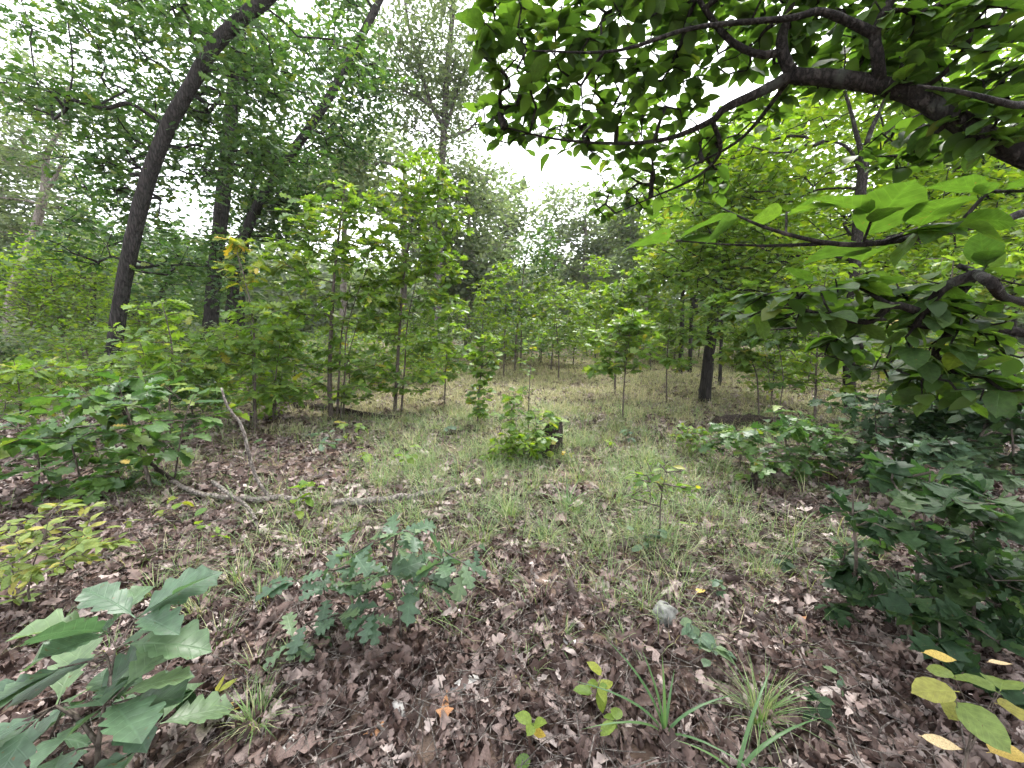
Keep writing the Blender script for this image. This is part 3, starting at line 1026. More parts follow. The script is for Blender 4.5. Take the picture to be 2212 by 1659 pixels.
plant('oak_tree', 'straight furrowed oak trunk standing behind the leaning oak', 'tree', [tr],
      [(520, 60, 14, 180, 120, 1.0), (400, 330, 14.5, 100, 100, 1.2), (580, 430, 14.5, 100, 80, 1.2), (480, 540, 14, 90, 60, 1.2), (330, 560, 14.5, 90, 60, 1.2)],
      400, 12, .18, 'oak', 'oak', BARK_OAK, clump=.38, seed=2, spread=.28, mode='scatter', twig_r=.007, step=.8, sides=14, bf=.15, flat=.6, far_kind='ov_lo', keep_above=.2)
tr = to_ground(path([(500, 690), (503, 640), (512, 560), (545, 470), (585, 395), (630, 330), (690, 245), (745, 150), (800, 40), (850, -60)], [30, 27, 25, 24, 22, 20, 18, 17, 15, 12], 14))
plant('oak_tree', 'slimmer oak bending rightward beside the straight oak trunk', 'tree', [tr],
      [(690, 110, 15, 130, 110, 1.0), (770, 60, 14.5, 100, 80, 1.4), (740, 260, 15, 90, 80, 1.4), (640, 420, 15, 80, 80, 1.2), (800, 200, 15, 50, 60, 1.2), (720, 350, 15.5, 80, 60, 1.2)],
      430, 12, .18, 'oak', 'oak', BARK_OAK, clump=.38, seed=3, spread=.28, mode='scatter', twig_r=.007, step=.8, sides=12, bf=.15, flat=.6, far_kind='ov_lo', keep_above=.2)
tr = to_ground(path([(522, 690), (525, 620), (532, 540), (540, 440), (560, 330)], [15, 14, 13, 11, 8], 15))
plant('oak_tree', 'thin dark trunk tucked close behind the bending oak', 'tree', [tr],
      [(560, 360, 15, 80, 80, 1.2), (600, 480, 15, 70, 60, 1.2)], 260, 14, .18, 'oak', 'oak', BARK_OAK, seed=4, spread=.35, mode='scatter', twig_r=.006, step=.8, far_kind='ov_lo', keep_above=.3)
tr = to_ground(path([(20, 660), (35, 600), (62, 535), (88, 450), (98, 395), (100, 340), (118, 300), (140, 270), (150, 180)], [27, 26, 25, 23, 20, 16, 13, 11, 7], 18))
tr2 = path([(95, 420), (118, 385), (135, 350)], [14, 11, 8], 18)
plant('oak_tree', 'pale tan trunk with sparse feathery crown against the white sky', 'tree', [tr, tr2],
      [(60, 150, 18, 100, 50, 2), (30, 240, 18, 80, 40, 2), (130, 260, 18, 70, 60, 2), (20, 450, 19, 60, 60, 2), (140, 400, 18, 50, 40, 1.0), (60, 330, 18, 60, 30, 2), (0, 370, 19, 60, 60, 2), (120, 510, 19, 80, 50, 2)],
      420, 14, .2, 'oak', 'grey', BARK_PALE, clump=.45, seed=5, spread=.3, mode='scatter', twig_r=.008, step=1, sides=12, bf=.2, far_kind='kite', keep_above=.3)
tr = to_ground(path([(940, 790), (946, 640), (950, 480), (955, 350), (960, 260), (966, 150), (975, 60), (985, -60), (995, -200)], [19, 17, 15, 14, 13, 11, 10, 8, 6], 18))
l1 = path([(957, 270), (935, 235), (905, 140), (880, 40), (870, -60)], [9, 8, 7, 6, 4], 18)
l2 = path([(958, 300), (990, 290), (1015, 278), (1040, 250)], [8, 6, 5, 3], 18)
l3 = path([(960, 290), (975, 240), (1000, 160), (1030, 90)], [8, 7, 6, 4], 18)
l4 = path([(955, 250), (910, 215), (860, 190)], [7, 6, 4], 18)
plant('oak_tree', 'tall slender pale tree with airy crown and upswept limbs in the middle', 'tree', [tr, l1, l2, l3, l4],
      [(930, 60, 18, 110, 110, 2.2), (1020, 120, 18, 70, 110, 2), (900, 200, 18, 80, 60, 1.6), (960, 190, 18, 80, 60, 1.6), (1010, 250, 18, 60, 40, 1.2), (900, 320, 18, 80, 45, 1.6), (1000, 390, 18, 70, 60, 1.6), (860, 130, 18, 60, 60, 1.4), (1040, 480, 18.5, 50, 50, 1.2), (960, 440, 18, 60, 60, 1.4)],
      900, 12, .18, 'oak', 'grey', BARK_MID, clump=.42, seed=6, spread=.28, mode='scatter', twig_r=.007, step=1, sides=12, bf=.2, far_kind='kite', keep_above=.3)

# the small tree on the right whose bright crown is lit from behind
tr = to_ground(path([(1836, 880), (1834, 800), (1833, 740), (1840, 660), (1848, 560), (1858, 430), (1864, 370), (1866, 330)], [31, 29, 29, 28, 27, 25, 25, 24], 7.0))
f1 = path([(1866, 340), (1880, 285), (1905, 230), (1930, 160)], [14, 12, 9, 6], 7.0)
f2 = path([(1864, 345), (1850, 290), (1835, 230), (1815, 170)], [13, 11, 8, 5], 7.0)
f3 = path([(1862, 380), (1840, 330), (1815, 310), (1780, 305)], [10, 8, 6, 4], 7.0)
f4 = path([(1868, 330), (1910, 290), (1950, 265), (2000, 240)], [11, 9, 7, 4], 7.0)
plant('dogwood_tree', 'slim forked tree with glowing lime green crown behind the overhanging limb', 'tree', [tr, f1, f2, f3, f4],
      [(1800, 260, 8.1, 150, 100, 1.2), (1650, 380, 7.9, 120, 80, 1.0), (1960, 250, 8.1, 130, 100, 1.2), (1750, 480, 7.9, 130, 80, 1.0), (1960, 430, 8.1, 150, 110, 1.2), (1600, 520, 7.9, 90, 70, 1.0), (1900, 560, 8.1, 130, 60, 1.0), (2100, 330, 8.1, 120, 120, 1.2), (2120, 520, 8.1, 120, 90, 1.2), (1700, 600, 7.7, 110, 50, 1.0), (1880, 140, 8.1, 120, 70, 1.2), (1560, 330, 7.9, 70, 50, .9)],
      1250, 9, .13, 'ovate', 'lime', BARK_DOG, seed=7, spread=.17, mode='scatter', twig_r=.004, step=.4, sides=12, bf=.2, flat=.35, keep_above=.35)
tr = to_ground(path([(1521, 868), (1528, 800), (1540, 700), (1548, 640), (1556, 560), (1560, 470), (1570, 380)], [30, 26, 23, 20, 17, 13, 9], 8.3))
plant('oak_tree', 'dark trunked young oak at the right edge of the straw clearing', 'tree', [tr],
      [(1540, 600, 8, 60, 50, .7), (1580, 480, 8.2, 100, 80, 1.0), (1500, 480, 8.4, 60, 60, 1.0), (1620, 580, 8, 70, 60, 1.0), (1590, 380, 8.4, 90, 50, 1.0), (1460, 560, 8.6, 60, 50, 1.0), (1510, 690, 8, 50, 40, .5)],
      420, 9, .15, 'redoak', 'sap', BARK_OAK, seed=8, spread=.18, mode='scatter', twig_r=.005, step=.4, bf=.2, keep_above=.3)
for k, (x, Y, w) in enumerate(((1470, 13.5, 11), (1490, 14, 10), (1556, 10.5, 8))):
    tr = to_ground(path([(x, 800), (x + 3, 700), (x + 6, 600), (x + 10, 500)], [w, w * .9, w * .8, w * .5], Y))
    plant('oak_tree', ['thin dark pole trunk, left of the pair behind the straw clearing', 'thin dark pole trunk, right of the pair behind the straw clearing', 'very thin pale stem just behind the young oak at the clearing edge'][k], 'tree', [tr],
          [(x + 10, 560, Y, 60, 70, 1.0), (x - 10, 470, Y, 60, 60, 1.0)], 200, 12, .18, 'oak', 'sap', BARK_OAK, seed=20 + k, spread=.3, mode='scatter', twig_r=.006, step=.7, far_kind='ov_lo', keep_above=.4)

# trees that close the view
BGT = 'tall woodland trees closing the view behind the clearing'
bg_trees = [  # x px, Y, top px, crown (cx, cy, rx, ry)..., material, bark
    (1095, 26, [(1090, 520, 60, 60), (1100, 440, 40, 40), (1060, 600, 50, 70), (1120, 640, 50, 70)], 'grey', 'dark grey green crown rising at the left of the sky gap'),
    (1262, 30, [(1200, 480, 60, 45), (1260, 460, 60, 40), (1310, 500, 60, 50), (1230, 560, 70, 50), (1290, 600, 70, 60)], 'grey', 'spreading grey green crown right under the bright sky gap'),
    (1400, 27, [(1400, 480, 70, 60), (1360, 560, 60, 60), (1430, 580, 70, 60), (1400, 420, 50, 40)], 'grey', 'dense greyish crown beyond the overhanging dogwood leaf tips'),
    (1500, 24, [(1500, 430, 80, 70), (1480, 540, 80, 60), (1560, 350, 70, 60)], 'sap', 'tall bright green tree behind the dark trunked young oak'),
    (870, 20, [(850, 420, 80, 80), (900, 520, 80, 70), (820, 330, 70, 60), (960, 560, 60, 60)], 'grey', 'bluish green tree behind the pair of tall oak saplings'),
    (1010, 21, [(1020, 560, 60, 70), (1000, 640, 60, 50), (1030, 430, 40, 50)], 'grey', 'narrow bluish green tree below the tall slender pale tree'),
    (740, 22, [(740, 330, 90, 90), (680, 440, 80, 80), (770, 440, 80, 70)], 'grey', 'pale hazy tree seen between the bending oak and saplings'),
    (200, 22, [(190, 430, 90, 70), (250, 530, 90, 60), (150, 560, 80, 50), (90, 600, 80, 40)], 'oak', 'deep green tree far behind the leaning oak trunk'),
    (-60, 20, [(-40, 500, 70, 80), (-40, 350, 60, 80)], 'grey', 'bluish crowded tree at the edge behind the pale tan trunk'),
    (350, 24, [(350, 560, 90, 60), (400, 630, 90, 50), (300, 640, 90, 40)], 'oak', 'dark understory oak between the leaning and straight oak trunks'),
    (1700, 17, [(1690, 460, 90, 90), (1640, 570, 80, 70), (1760, 560, 80, 70), (1700, 330, 80, 80)], 'lime', 'bright green tree far behind the slim forked tree'),
    (1980, 15, [(1990, 450, 110, 100), (1930, 580, 90, 70), (2060, 580, 90, 80), (2000, 320, 100, 90)], 'lime', 'bright green tree behind the dogwood at the right edge'),
    (2190, 14, [(2190, 420, 120, 120), (2150, 570, 100, 80), (2200, 240, 110, 110)], 'lime', 'tall light green tree farthest out behind the near dogwood'),
]
for k, (x, Y, cr, lm, lab) in enumerate(bg_trees):
    tops = min(c[1] for c in cr)
    tr = to_ground(path([(x, 740), (x + 2, 600), (x + 4, (600 + tops) / 2), (x + 2, tops + 10)], [16, 14, 10, 4], Y))
    plant('broadleaf_tree', lab, 'tree', [tr], [(c[0], c[1], Y, c[2], c[3], 1.8) for c in cr], (120 if x < 900 else 200) + (20 if x < 900 else 30) * len(cr), 15, .33, 'oak', lm,
          BARK_OAK if lm != 'grey' else BARK_PALE, group=BGT, clump=.6, seed=40 + k, spread=.42, mode='scatter', twig_r=.012, step=1.2, far_kind='kite', n_ind=0, bf=.2, keep_above=.3, flat=.7)


# far-off wood that reads as one mass
def far_wood():
    r = np.random.default_rng(90)
    mb = MB()
    n = 2600
    ang = r.uniform(-1.15, 1.15, n); dist = r.uniform(36, 62, n)
    x = np.sin(ang) * dist * 1.15; y = np.cos(ang) * dist
    prof = 7.5 + 4.5 * vnoise(x, y, .16, 1.0) + 3.5 * vnoise(x, y, .45, 2.0)
    u = W0 / 2 + F0 * x / np.maximum(y, 1)
    prof = prof * np.where((u > 1010) & (u < 1290), .62, np.where(u <= 1010, .55, 1.0))
    z = r.uniform(0, 1, n) ** 1.15 * prof
    P0 = np.stack([x, y, hgt(x, y) + z], -1)
    k = 42
    P = (P0[:, None] + r.normal(0, 1, (n, k, 3)) * np.array([1.1, 1.1, .8])).reshape(-1, 3)
    m = len(P)
    az = r.uniform(0, 6.28, m)
    R = frames(np.stack([np.cos(az), np.sin(az), r.normal(-.2, .4, m)], -1), np.array([0, 0, 1.]) + r.normal(0, .7, (m, 3)))
    stamp(mb, 'kite', P, R, r.uniform(.5, 1.0, m), r)
    tx = r.uniform(-60, 60, 90); ty = r.uniform(34, 58, 90)
    A = np.stack([tx, ty, hgt(tx, ty)], -1); B = A + np.stack([r.normal(0, .4, 90), r.normal(0, .4, 90), r.uniform(6, 10, 90)], -1)
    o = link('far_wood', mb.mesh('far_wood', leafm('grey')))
    tag(o, 'far mass of grey green woodland filling the background', 'wood', kind='stuff')


far_wood()

# ================================================================== overhanging dogwood, trunk just outside the frame on the right
dx, dy = 2.55, 1.35
dtr = ([(dx, dy, -.05), (dx + .02, dy + .02, .7), (dx - .02, dy + .08, 1.0), (dx - .05, dy + .15, 2.0), (dx + .05, dy + .2, 2.9), (dx + .1, dy + .25, 3.6)], [.11, .09, .085, .075, .05, .03])
j = np.array(dtr[0][3])
lim = [at(2120, 290, 1.72), at(2000, 218, 1.80), at(1900, 184, 1.85), at(1800, 170, 1.9), at(1712, 163, 1.95)]
L1 = ([j - [0, 0, .12]] + lim, [.046, .038, .036, .034, .033, .032])
L2 = ([lim[4], at(1640, 200, 2.0), at(1565, 235, 2.05), at(1535, 262, 2.1), at(1440, 300, 2.2), at(1330, 310, 2.3), at(1200, 300, 2.2), at(1090, 275, 2.1)], [.027, .022, .018, .015, .011, .008, .006, .003])
L3 = ([lim[4], at(1690, 115, 1.95), at(1692, 60, 1.95), at(1710, 0, 1.95), at(1730, -80, 1.95)], [.026, .024, .021, .019, .015])
L4 = ([at(1692, 112, 1.95), at(1640, 118, 1.95), at(1580, 90, 1.95), at(1530, 30, 1.95), at(1490, -30, 1.9)], [.018, .015, .014, .012, .009])
L5 = ([lim[2], at(1895, 120, 1.8), at(1890, 70, 1.8), at(1930, -10, 1.8), at(1960, -80, 1.8)], [.024, .021, .019, .016, .013])
L6 = ([at(1892, 75, 1.8), at(1830, 45, 1.8), at(1770, 25, 1.8), at(1700, 40, 1.8), at(1500, 60, 1.8), at(1330, 110, 1.8), at(1150, 110, 1.75)], [.02, .016, .014, .012, .009, .006, .003])
L7 = ([j - [0, 0, .35], at(2290, 478, .95), at(2150, 482, .82), at(2000, 510, .76), at(1860, 528, .75), at(1760, 520, .76), at(1650, 490, .77), at(1560, 450, .8)], [.022, .009, .007, .006, .005, .004, .003, .0015])
L13 = ([j + [0, 0, .1], at(2290, 250, .9), at(2180, 225, .7), at(2080, 200, .7), at(1980, 185, .73)], [.015, .007, .005, .0035, .002])
L12 = ([at(1800, 525, .76), at(1700, 530, .77), at(1600, 530, .79), at(1460, 520, .84)], [.004, .003, .002, .0015])
L8 = ([j - [0, 0, .45], at(2205, 652, 1.45), at(2140, 610, 1.0), at(2100, 585, 1.55), at(2068, 573, 1.6)], [.022, .014, .013, .011, .009])
L9 = ([at(1540, 262, 2.1), at(1555, 330, 2.2), at(1500, 385, 2.35), at(1400, 430, 2.55), at(1330, 460, 2.6)], [.012, .009, .007, .005, .003])
L10 = ([at(1712, 163, 1.95), at(1600, 300, 2.2), at(1470, 370, 2.4)], [.012, .008, .004])
L11 = ([j - [0, 0, .6], at(2212, 720, 1.6), at(2050, 690, 1.7), at(1900, 690, 1.8), at(1750, 705, 1.9), at(1640, 715, 2.0)], [.025, .017, .012, .009, .006, .003])
dogB = [(1110, 60, 1.97, 90, 70, .18, 1.0), (1230, 70, 2.02, 110, 80, .22, 1.0), (1150, 170, 2.02, 80, 50, .15, 1.0), (1290, 170, 2.07, 110, 60, .2, 1.0), (1390, 80, 2.07, 120, 90, .25, .8),
        (1090, 265, 2.27, 70, 40, .15, 1.0), (1190, 285, 2.37, 90, 40, .18, 1.0), (1310, 265, 2.42, 100, 45, .2, 1.0), (1420, 200, 2.22, 100, 70, .2, .8),
        (1370, 350, 2.62, 100, 40, .2, 1.0), (1480, 300, 2.52, 80, 50, .2, 1.0), (1320, 430, 2.82, 45, 40, .15, 1.0), (1410, 420, 2.82, 80, 30, .18, 1.0), (1500, 390, 2.72, 70, 35, .2, .8),
        (1530, 60, 2.12, 110, 70, .25, 1.0), (1660, 60, 2.12, 110, 70, .25, 1.0), (1800, 90, 2.12, 110, 80, .25, 1.0), (1930, 70, 1.92, 110, 80, .25, 1.0), (2060, 100, 1.77, 110, 90, .2, .8),
        (2150, 240, 1.72, 90, 80, .2, 1.0), (1620, 260, 2.42, 60, 30, .2, 1.0), (1950, 320, 2.12, 90, 40, .2, .8),
        (1560, 430, 0.80, 70, 25, .06, 1.0), (1680, 440, 0.76, 80, 30, .06, 1.0), (1800, 450, .74, 90, 30, .06, 1.0), (1490, 500, 0.84, 50, 18, .06, 1.0), (1900, 480, .74, 70, 30, .06, 1.0), (2030, 470, .74, 80, 35, .06, 1.0), (2130, 420, .70, 60, 40, .06, 1.0), (2150, 210, .66, 50, 40, .06, 1.0), (2010, 175, .72, 70, 20, .06, 1.0),
        (1700, 660, 1.5, 110, 45, .2, 1.0), (1830, 650, 1.4, 110, 50, .2, 1.0), (1960, 670, 1.4, 120, 60, .2, 1.0), (2100, 720, 1.3, 120, 70, .2, 1.0), (1900, 760, 1.6, 110, 40, .2, 1.0), (2050, 820, 1.5, 110, 50, .2, 1.0), (2160, 600, 1.2, 70, 50, .15, 1.0)]
cr_r = np.random.default_rng(12)
cq = np.stack([cr_r.uniform(-2.1, 2.2, 420), cr_r.uniform(-2.2, 2.4, 420), cr_r.uniform(0, 1, 420)], -1)
cq = cq[np.hypot(cq[:, 0], cq[:, 1]) < 2.3]
crown = np.stack([dx + cq[:, 0], dy + cq[:, 1], 2.75 + .55 * np.hypot(cq[:, 0], cq[:, 1]) * 0 + 1.3 * cq[:, 2] * (1 - .3 * np.hypot(cq[:, 0], cq[:, 1]) / 2.3)], -1)  # rest of the dogwood crown, out of frame, added to shade the right side
_u, _v, _d = proj(crown)
crown = crown[(_v < -40) | (_d < .15) | (_u > W0 + 30)]
dogT = blob_pts(dogB, 4600, np.random.default_rng(1009))
_u, _v, _d = proj(dogT)
_gap = np.where(_d > 1.3, np.where(_v < 540, 17, 17), 72)          # tips spread evenly into thin leafy sheets
_keep = []
for i in np.random.default_rng(3).permutation(len(dogT)):
    if all((_u[i] - _u[k]) ** 2 + (_v[i] - _v[k]) ** 2 > _gap[i] ** 2 for k in _keep): _keep.append(i)
crown = np.vstack([dogT[_keep], crown])
plant('dogwood_tree', 'overhanging dogwood with crooked grey limb and broad oval leaves', 'tree', [dtr, L1, L2, L3, L4, L5, L6, L7, L8, L9, L10, L11, L12, L13], None, 0, 3.0, .08, 'ovate', 'dog', BARK_DOG, targets=crown,
      seed=9, spread=.05, twig_r=.0025, step=.12, bf=.12, flat=.22, n_ind=300, sides=16, rough=.04, seg=.05, far_kind='ovate', down=.1, droop=.12, limb_r=.0075, jit=.09, keep_above=.5)

# ================================================================== saplings
def stem(px0, py0, pts, w, Y=None):
    b = gnd(px0, py0)
    Y = Y or b[1]
    P = [b - [0, 0, .03]] + [at(p[0], p[1], Y) for p in pts]
    n = len(P)
    return P, [w / 2 * (1 - .75 * i / (n - 1)) for i in range(n)], Y


def sapling(name, label, px, py, pts, w, blobs, n, per, L, kind, lm, seed, group=None, extra=(), rd=.45, **kw):
    P, R, Y = stem(px, py, pts, w)
    tr = [(P, R)]
    for e in extra:
        p2, r2, _ = stem(e[0], e[1], e[2], e[3], Y + (e[4] if len(e) > 4 else 0))
        tr.append((p2, r2))
    bl = [(b[0], b[1], Y + (b[4] if len(b) > 4 else 0), b[2], b[3], b[5] if len(b) > 5 else rd) for b in blobs]
    a = dict(spread=.12, twig_r=.0028, step=.2, bf=.25, sides=8, seed=seed, keep_above=.12)
    a.update(kw)
    return plant(name, label, 'tree' if 'sapling' in name else 'shrub', tr, bl, n, per, L, kind, leafm and lm, BARK_SAP, group=group, **a)


sapling('oak_sapling', 'tall clustered oak sapling with several pale stems beside the dark log', 715, 905, [(712, 820), (716, 700), (722, 600), (735, 480), (745, 400)], .085,
        [(730, 470, 60, 70), (670, 560, 80, 60), (780, 560, 80, 60), (640, 650, 70, 50), (730, 660, 90, 60), (810, 660, 60, 50), (680, 760, 80, 40), (760, 770, 70, 40), (690, 480, 60, 50), (620, 560, 50, 50), (780, 450, 40, 50), (650, 450, 30, 25), (700, 850, 60, 25), (640, 830, 40, 25), (770, 840, 50, 25), (600, 720, 40, 50)],
        400, 6.5, .16, 'redoak', 'sap', 101, extra=[(728, 903, [(732, 820), (738, 720), (760, 600)], .05), (742, 900, [(745, 800), (752, 700), (800, 560)], .04), (735, 906, [(742, 830), (760, 740), (790, 650)], .035, .15)], rd=.6)
sapling('oak_sapling', 'tallest leafy oak sapling rising below the slender pale tree', 852, 895, [(858, 800), (864, 700), (872, 600), (890, 480), (905, 390), (912, 345)], .07,
        [(910, 380, 55, 50), (870, 450, 60, 60), (950, 450, 50, 60), (900, 540, 80, 60), (960, 560, 50, 50), (840, 560, 60, 60), (880, 640, 90, 50), (960, 660, 45, 40), (900, 740, 60, 40), (830, 690, 50, 50), (990, 480, 20, 40), (880, 820, 60, 30), (820, 800, 40, 25), (940, 800, 40, 25)],
        400, 6.5, .16, 'redoak', 'sap', 102, extra=[(866, 893, [(874, 800), (880, 700), (900, 600)], .05, .1)], rd=.6)
sapling('oak_sapling', 'slender oak sapling topped by bright yellow green young leaves', 552, 930, [(551, 850), (550, 760), (545, 680), (528, 600), (512, 545)], .04,
        [(560, 690, 60, 40), (530, 760, 70, 40), (600, 760, 50, 50), (560, 830, 70, 35), (490, 740, 40, 40), (610, 840, 50, 30), (620, 690, 40, 40)],
        170, 6, .14, 'oak', 'sap', 103, extra=[(590, 915, [(592, 850), (600, 780), (610, 700)], .035, .2)], rd=.5)
sapling('oak_sapling', 'bright yellow green leafy shoot standing above the slender sapling', 548, 925, [(546, 800), (540, 680), (520, 590), (512, 530)], .018,
        [(512, 530, 22, 25), (495, 580, 18, 15), (545, 585, 25, 15), (520, 610, 20, 15)], 22, 5, .14, 'oak', 'yel', 104, rd=.15, keep_above=.6)
sapling('oak_sapling', 'small upright olive sapling with leaves down its whole stem', 1031, 922, [(1034, 860), (1040, 800), (1048, 740)], .035,
        [(1045, 760, 40, 30), (1040, 800, 38, 30), (1035, 850, 30, 25), (1040, 890, 25, 15), (1060, 730, 20, 15)], 90, 6, .085, 'round', 'sap', 105, rd=.2)
sapling('oak_sapling', 'thin straight sapling stem growing out beside the stump', 1140, 968, [(1141, 920), (1143, 850), (1147, 780), (1150, 740)], .018,
        [(1140, 780, 25, 30), (1150, 730, 25, 25), (1125, 840, 15, 15)], 26, 4, .07, 'oak', 'sap', 106, rd=.15, keep_above=.45)
sapling('oak_sapling', 'round leafy young tree with dark hanging dead leaves on straw', 1206, 822, [(1207, 780), (1204, 730), (1200, 680)], .06,
        [(1200, 660, 50, 40), (1170, 700, 40, 35), (1240, 690, 40, 40), (1200, 730, 60, 30)], 150, 7, .13, 'oak', 'sap', 107, rd=.7)
sapling('dogwood_sapling', 'fluffy lime green small tree in the middle of the view', 1190, 800, [(1195, 740), (1200, 680), (1205, 640)], .07,
        [(1200, 640, 55, 25), (1250, 655, 45, 20), (1160, 670, 45, 20), (1215, 690, 60, 20), (1180, 610, 30, 12)], 220, 10, .12, 'ovate', 'lime', 108, rd=1.0, flat=.3, n_ind=120)
sapling('oak_sapling', 'yellow green oak sapling on a thin dark stem in the clearing', 1345, 908, [(1347, 850), (1352, 790), (1358, 740), (1362, 700)], .03,
        [(1350, 700, 45, 35), (1310, 740, 40, 30), (1390, 730, 35, 35), (1350, 770, 60, 35), (1300, 800, 30, 20), (1370, 690, 30, 20)], 120, 6, .15, 'redoak', 'sap', 109, rd=.4)
sapling('oak_sapling', 'taller oak sapling behind the thin stemmed one in the clearing', 1328, 852, [(1329, 800), (1332, 720), (1340, 640), (1350, 590)], .055,
        [(1340, 620, 50, 35), (1300, 660, 45, 35), (1390, 650, 45, 40), (1340, 680, 60, 35), (1410, 590, 30, 25), (1380, 600, 40, 25), (1290, 720, 40, 30)], 170, 6.5, .17, 'oak', 'sap', 110, rd=.6)
sapling('oak_sapling', 'dark narrow tree in front of the hazy crowns under the gap', 1112, 800, [(1116, 720), (1125, 640), (1135, 560), (1150, 500)], .08,
        [(1140, 560, 50, 45), (1170, 520, 50, 35), (1110, 600, 45, 40), (1130, 670, 50, 40), (1090, 660, 30, 40), (1180, 570, 35, 30)], 200, 7, .16, 'oak', 'oak', 111, rd=.9, n_ind=120)
sapling('oak_sapling', 'leafy oak sapling leaning at the foot of the leaning oak', 365, 950, [(367, 850), (372, 760), (362, 700), (350, 655)], .03,
        [(350, 670, 35, 25), (380, 740, 60, 30), (330, 760, 60, 30), (420, 790, 50, 30), (360, 820, 90, 35), (300, 720, 30, 20)], 95, 5.5, .15, 'oak', 'sap', 112, rd=.5)
sapling('oak_sapling', 'green sapling with glossy leaves under the glowing right hand tree', 1640, 905, [(1638, 860), (1632, 800), (1600, 740), (1580, 690)], .03,
        [(1590, 700, 45, 30), (1640, 720, 50, 30), (1570, 760, 30, 25), (1620, 780, 50, 25), (1600, 640, 40, 30), (1560, 660, 30, 30)], 90, 5.5, .14, 'maple', 'sap', 113, rd=.4, flat=.3)
sapling('maple_sapling', 'crooked thin maple seedling standing above the dark right hand leaves', 1690, 935, [(1685, 880), (1692, 820), (1684, 760), (1670, 700)], .022,
        [(1670, 700, 40, 20), (1720, 740, 40, 15), (1650, 740, 30, 15), (1700, 830, 30, 10), (1740, 700, 40, 20)], 42, 4, .12, 'maple', 'dog', 114, rd=.3, flat=.3, extra=[(1680, 935, [(1670, 880), (1660, 800), (1650, 730)], .014)])
sapling('oak_sapling', 'leggy twiggy seedling with few leaves in the open litter', 1424, 1172, [(1426, 1120), (1428, 1070), (1440, 1020)], .016,
        [(1400, 1040, 50, 18), (1450, 1030, 50, 18), (1430, 1000, 40, 12), (1370, 1070, 30, 12), (1490, 1060, 30, 15)], 40, 3, .06, 'lance', 'sap', 115, rd=.22, n_ind=200)

sapling('dogwood_sapling', 'leafy layered sapling massed before the slim forked tree', 1760, 925, [(1762, 850), (1765, 760), (1775, 660), (1785, 590)], .04,
        [(1780, 600, 110, 30), (1700, 660, 100, 28), (1850, 670, 100, 28), (1760, 730, 120, 28), (1880, 760, 80, 25), (1680, 780, 60, 22), (1800, 820, 90, 22)], 260, 6, .1, 'ovate', 'lime', 116, rd=.7, flat=.3)
sapling('maple_sapling', 'shaded leafy maple sapling filling the right behind the near dogwood sprays', 2030, 960, [(2035, 860), (2040, 760), (2050, 650), (2060, 560)], .045,
        [(2060, 580, 110, 30), (1980, 640, 110, 28), (2130, 650, 100, 30), (2040, 730, 130, 30), (2150, 780, 90, 30), (1960, 790, 90, 25), (2080, 850, 100, 25)], 260, 6, .115, 'maple', 'sap', 117, rd=.7, flat=.32)
sapling('oak_sapling', 'airy young oak sapling between the clearing saplings and young oak', 1440, 870, [(1440, 800), (1444, 730), (1450, 660)], .035,
        [(1450, 670, 45, 30), (1420, 720, 45, 25), (1480, 730, 40, 28), (1450, 780, 45, 20)], 90, 6, .15, 'oak', 'sap', 118, rd=.5)
for k, (px, py, top, lab) in enumerate(((1088, 815, 570, 'airy pale sapling under the left side of the sky gap'), (1285, 812, 555, 'airy pale sapling between the fluffy lime tree and clearing saplings'), (1405, 800, 540, 'tall airy pale sapling before the bright green back tree'), (1040, 800, 600, 'wispy pale sapling right of the tallest oak sapling'))):
    sapling('oak_sapling', lab, px, py, [(px + 2, py - 90), (px + 4, (py + top) / 2 - 20), (px + 8, top + 10)], .05,
            [(px, top + 20, 35, 25), (px - 25, top + 70, 40, 25), (px + 30, top + 80, 40, 28), (px, top + 130, 50, 28), (px - 10, top + 180, 40, 22)], 150, 6, .15, 'oak', 'lime', 160 + 30 * k + 11, rd=.8, n_ind=120)
sapling('oak_sapling', 'loose young oak sapling left of the small olive sapling', 960, 880, [(962, 820), (965, 760), (970, 700)], .03,
        [(970, 700, 45, 30), (940, 750, 40, 25), (1000, 770, 40, 25), (960, 800, 50, 20)], 90, 6, .14, 'oak', 'sap', 119, rd=.5)

# ================================================================== undergrowth shrubs
sapling('oak_shrub', 'sprawling dark oak shrub with broad leaves over the left fallen branch', 330, 1062, [(312, 1000), (290, 940), (272, 880), (255, 830)], .035,
        [(270, 830, 70, 30), (200, 860, 80, 30), (340, 850, 60, 30), (400, 900, 50, 30), (150, 920, 90, 35), (260, 920, 80, 35), (90, 980, 80, 30), (200, 1000, 90, 30), (330, 960, 50, 30), (60, 910, 70, 30), (300, 1040, 50, 20), (120, 1050, 60, 15)],
        170, 4.5, .14, 'broadoak', 'oak', 120, rd=.5, extra=[(180, 1065, [(165, 1000), (150, 950), (120, 900)], .02), (375, 1040, [(385, 980), (400, 900), (420, 850)], .018), (80, 1060, [(85, 1000), (70, 930)], .015)])
sapling('oak_shrub', 'pale green oak shrub crowd at the far left edge', 40, 980, [(45, 900), (40, 830), (30, 780)], .03,
        [(40, 800, 60, 30), (100, 820, 60, 30), (10, 860, 60, 30), (80, 880, 70, 30), (160, 800, 50, 25)], 100, 5, .13, 'oak', 'sap', 121, rd=.6)
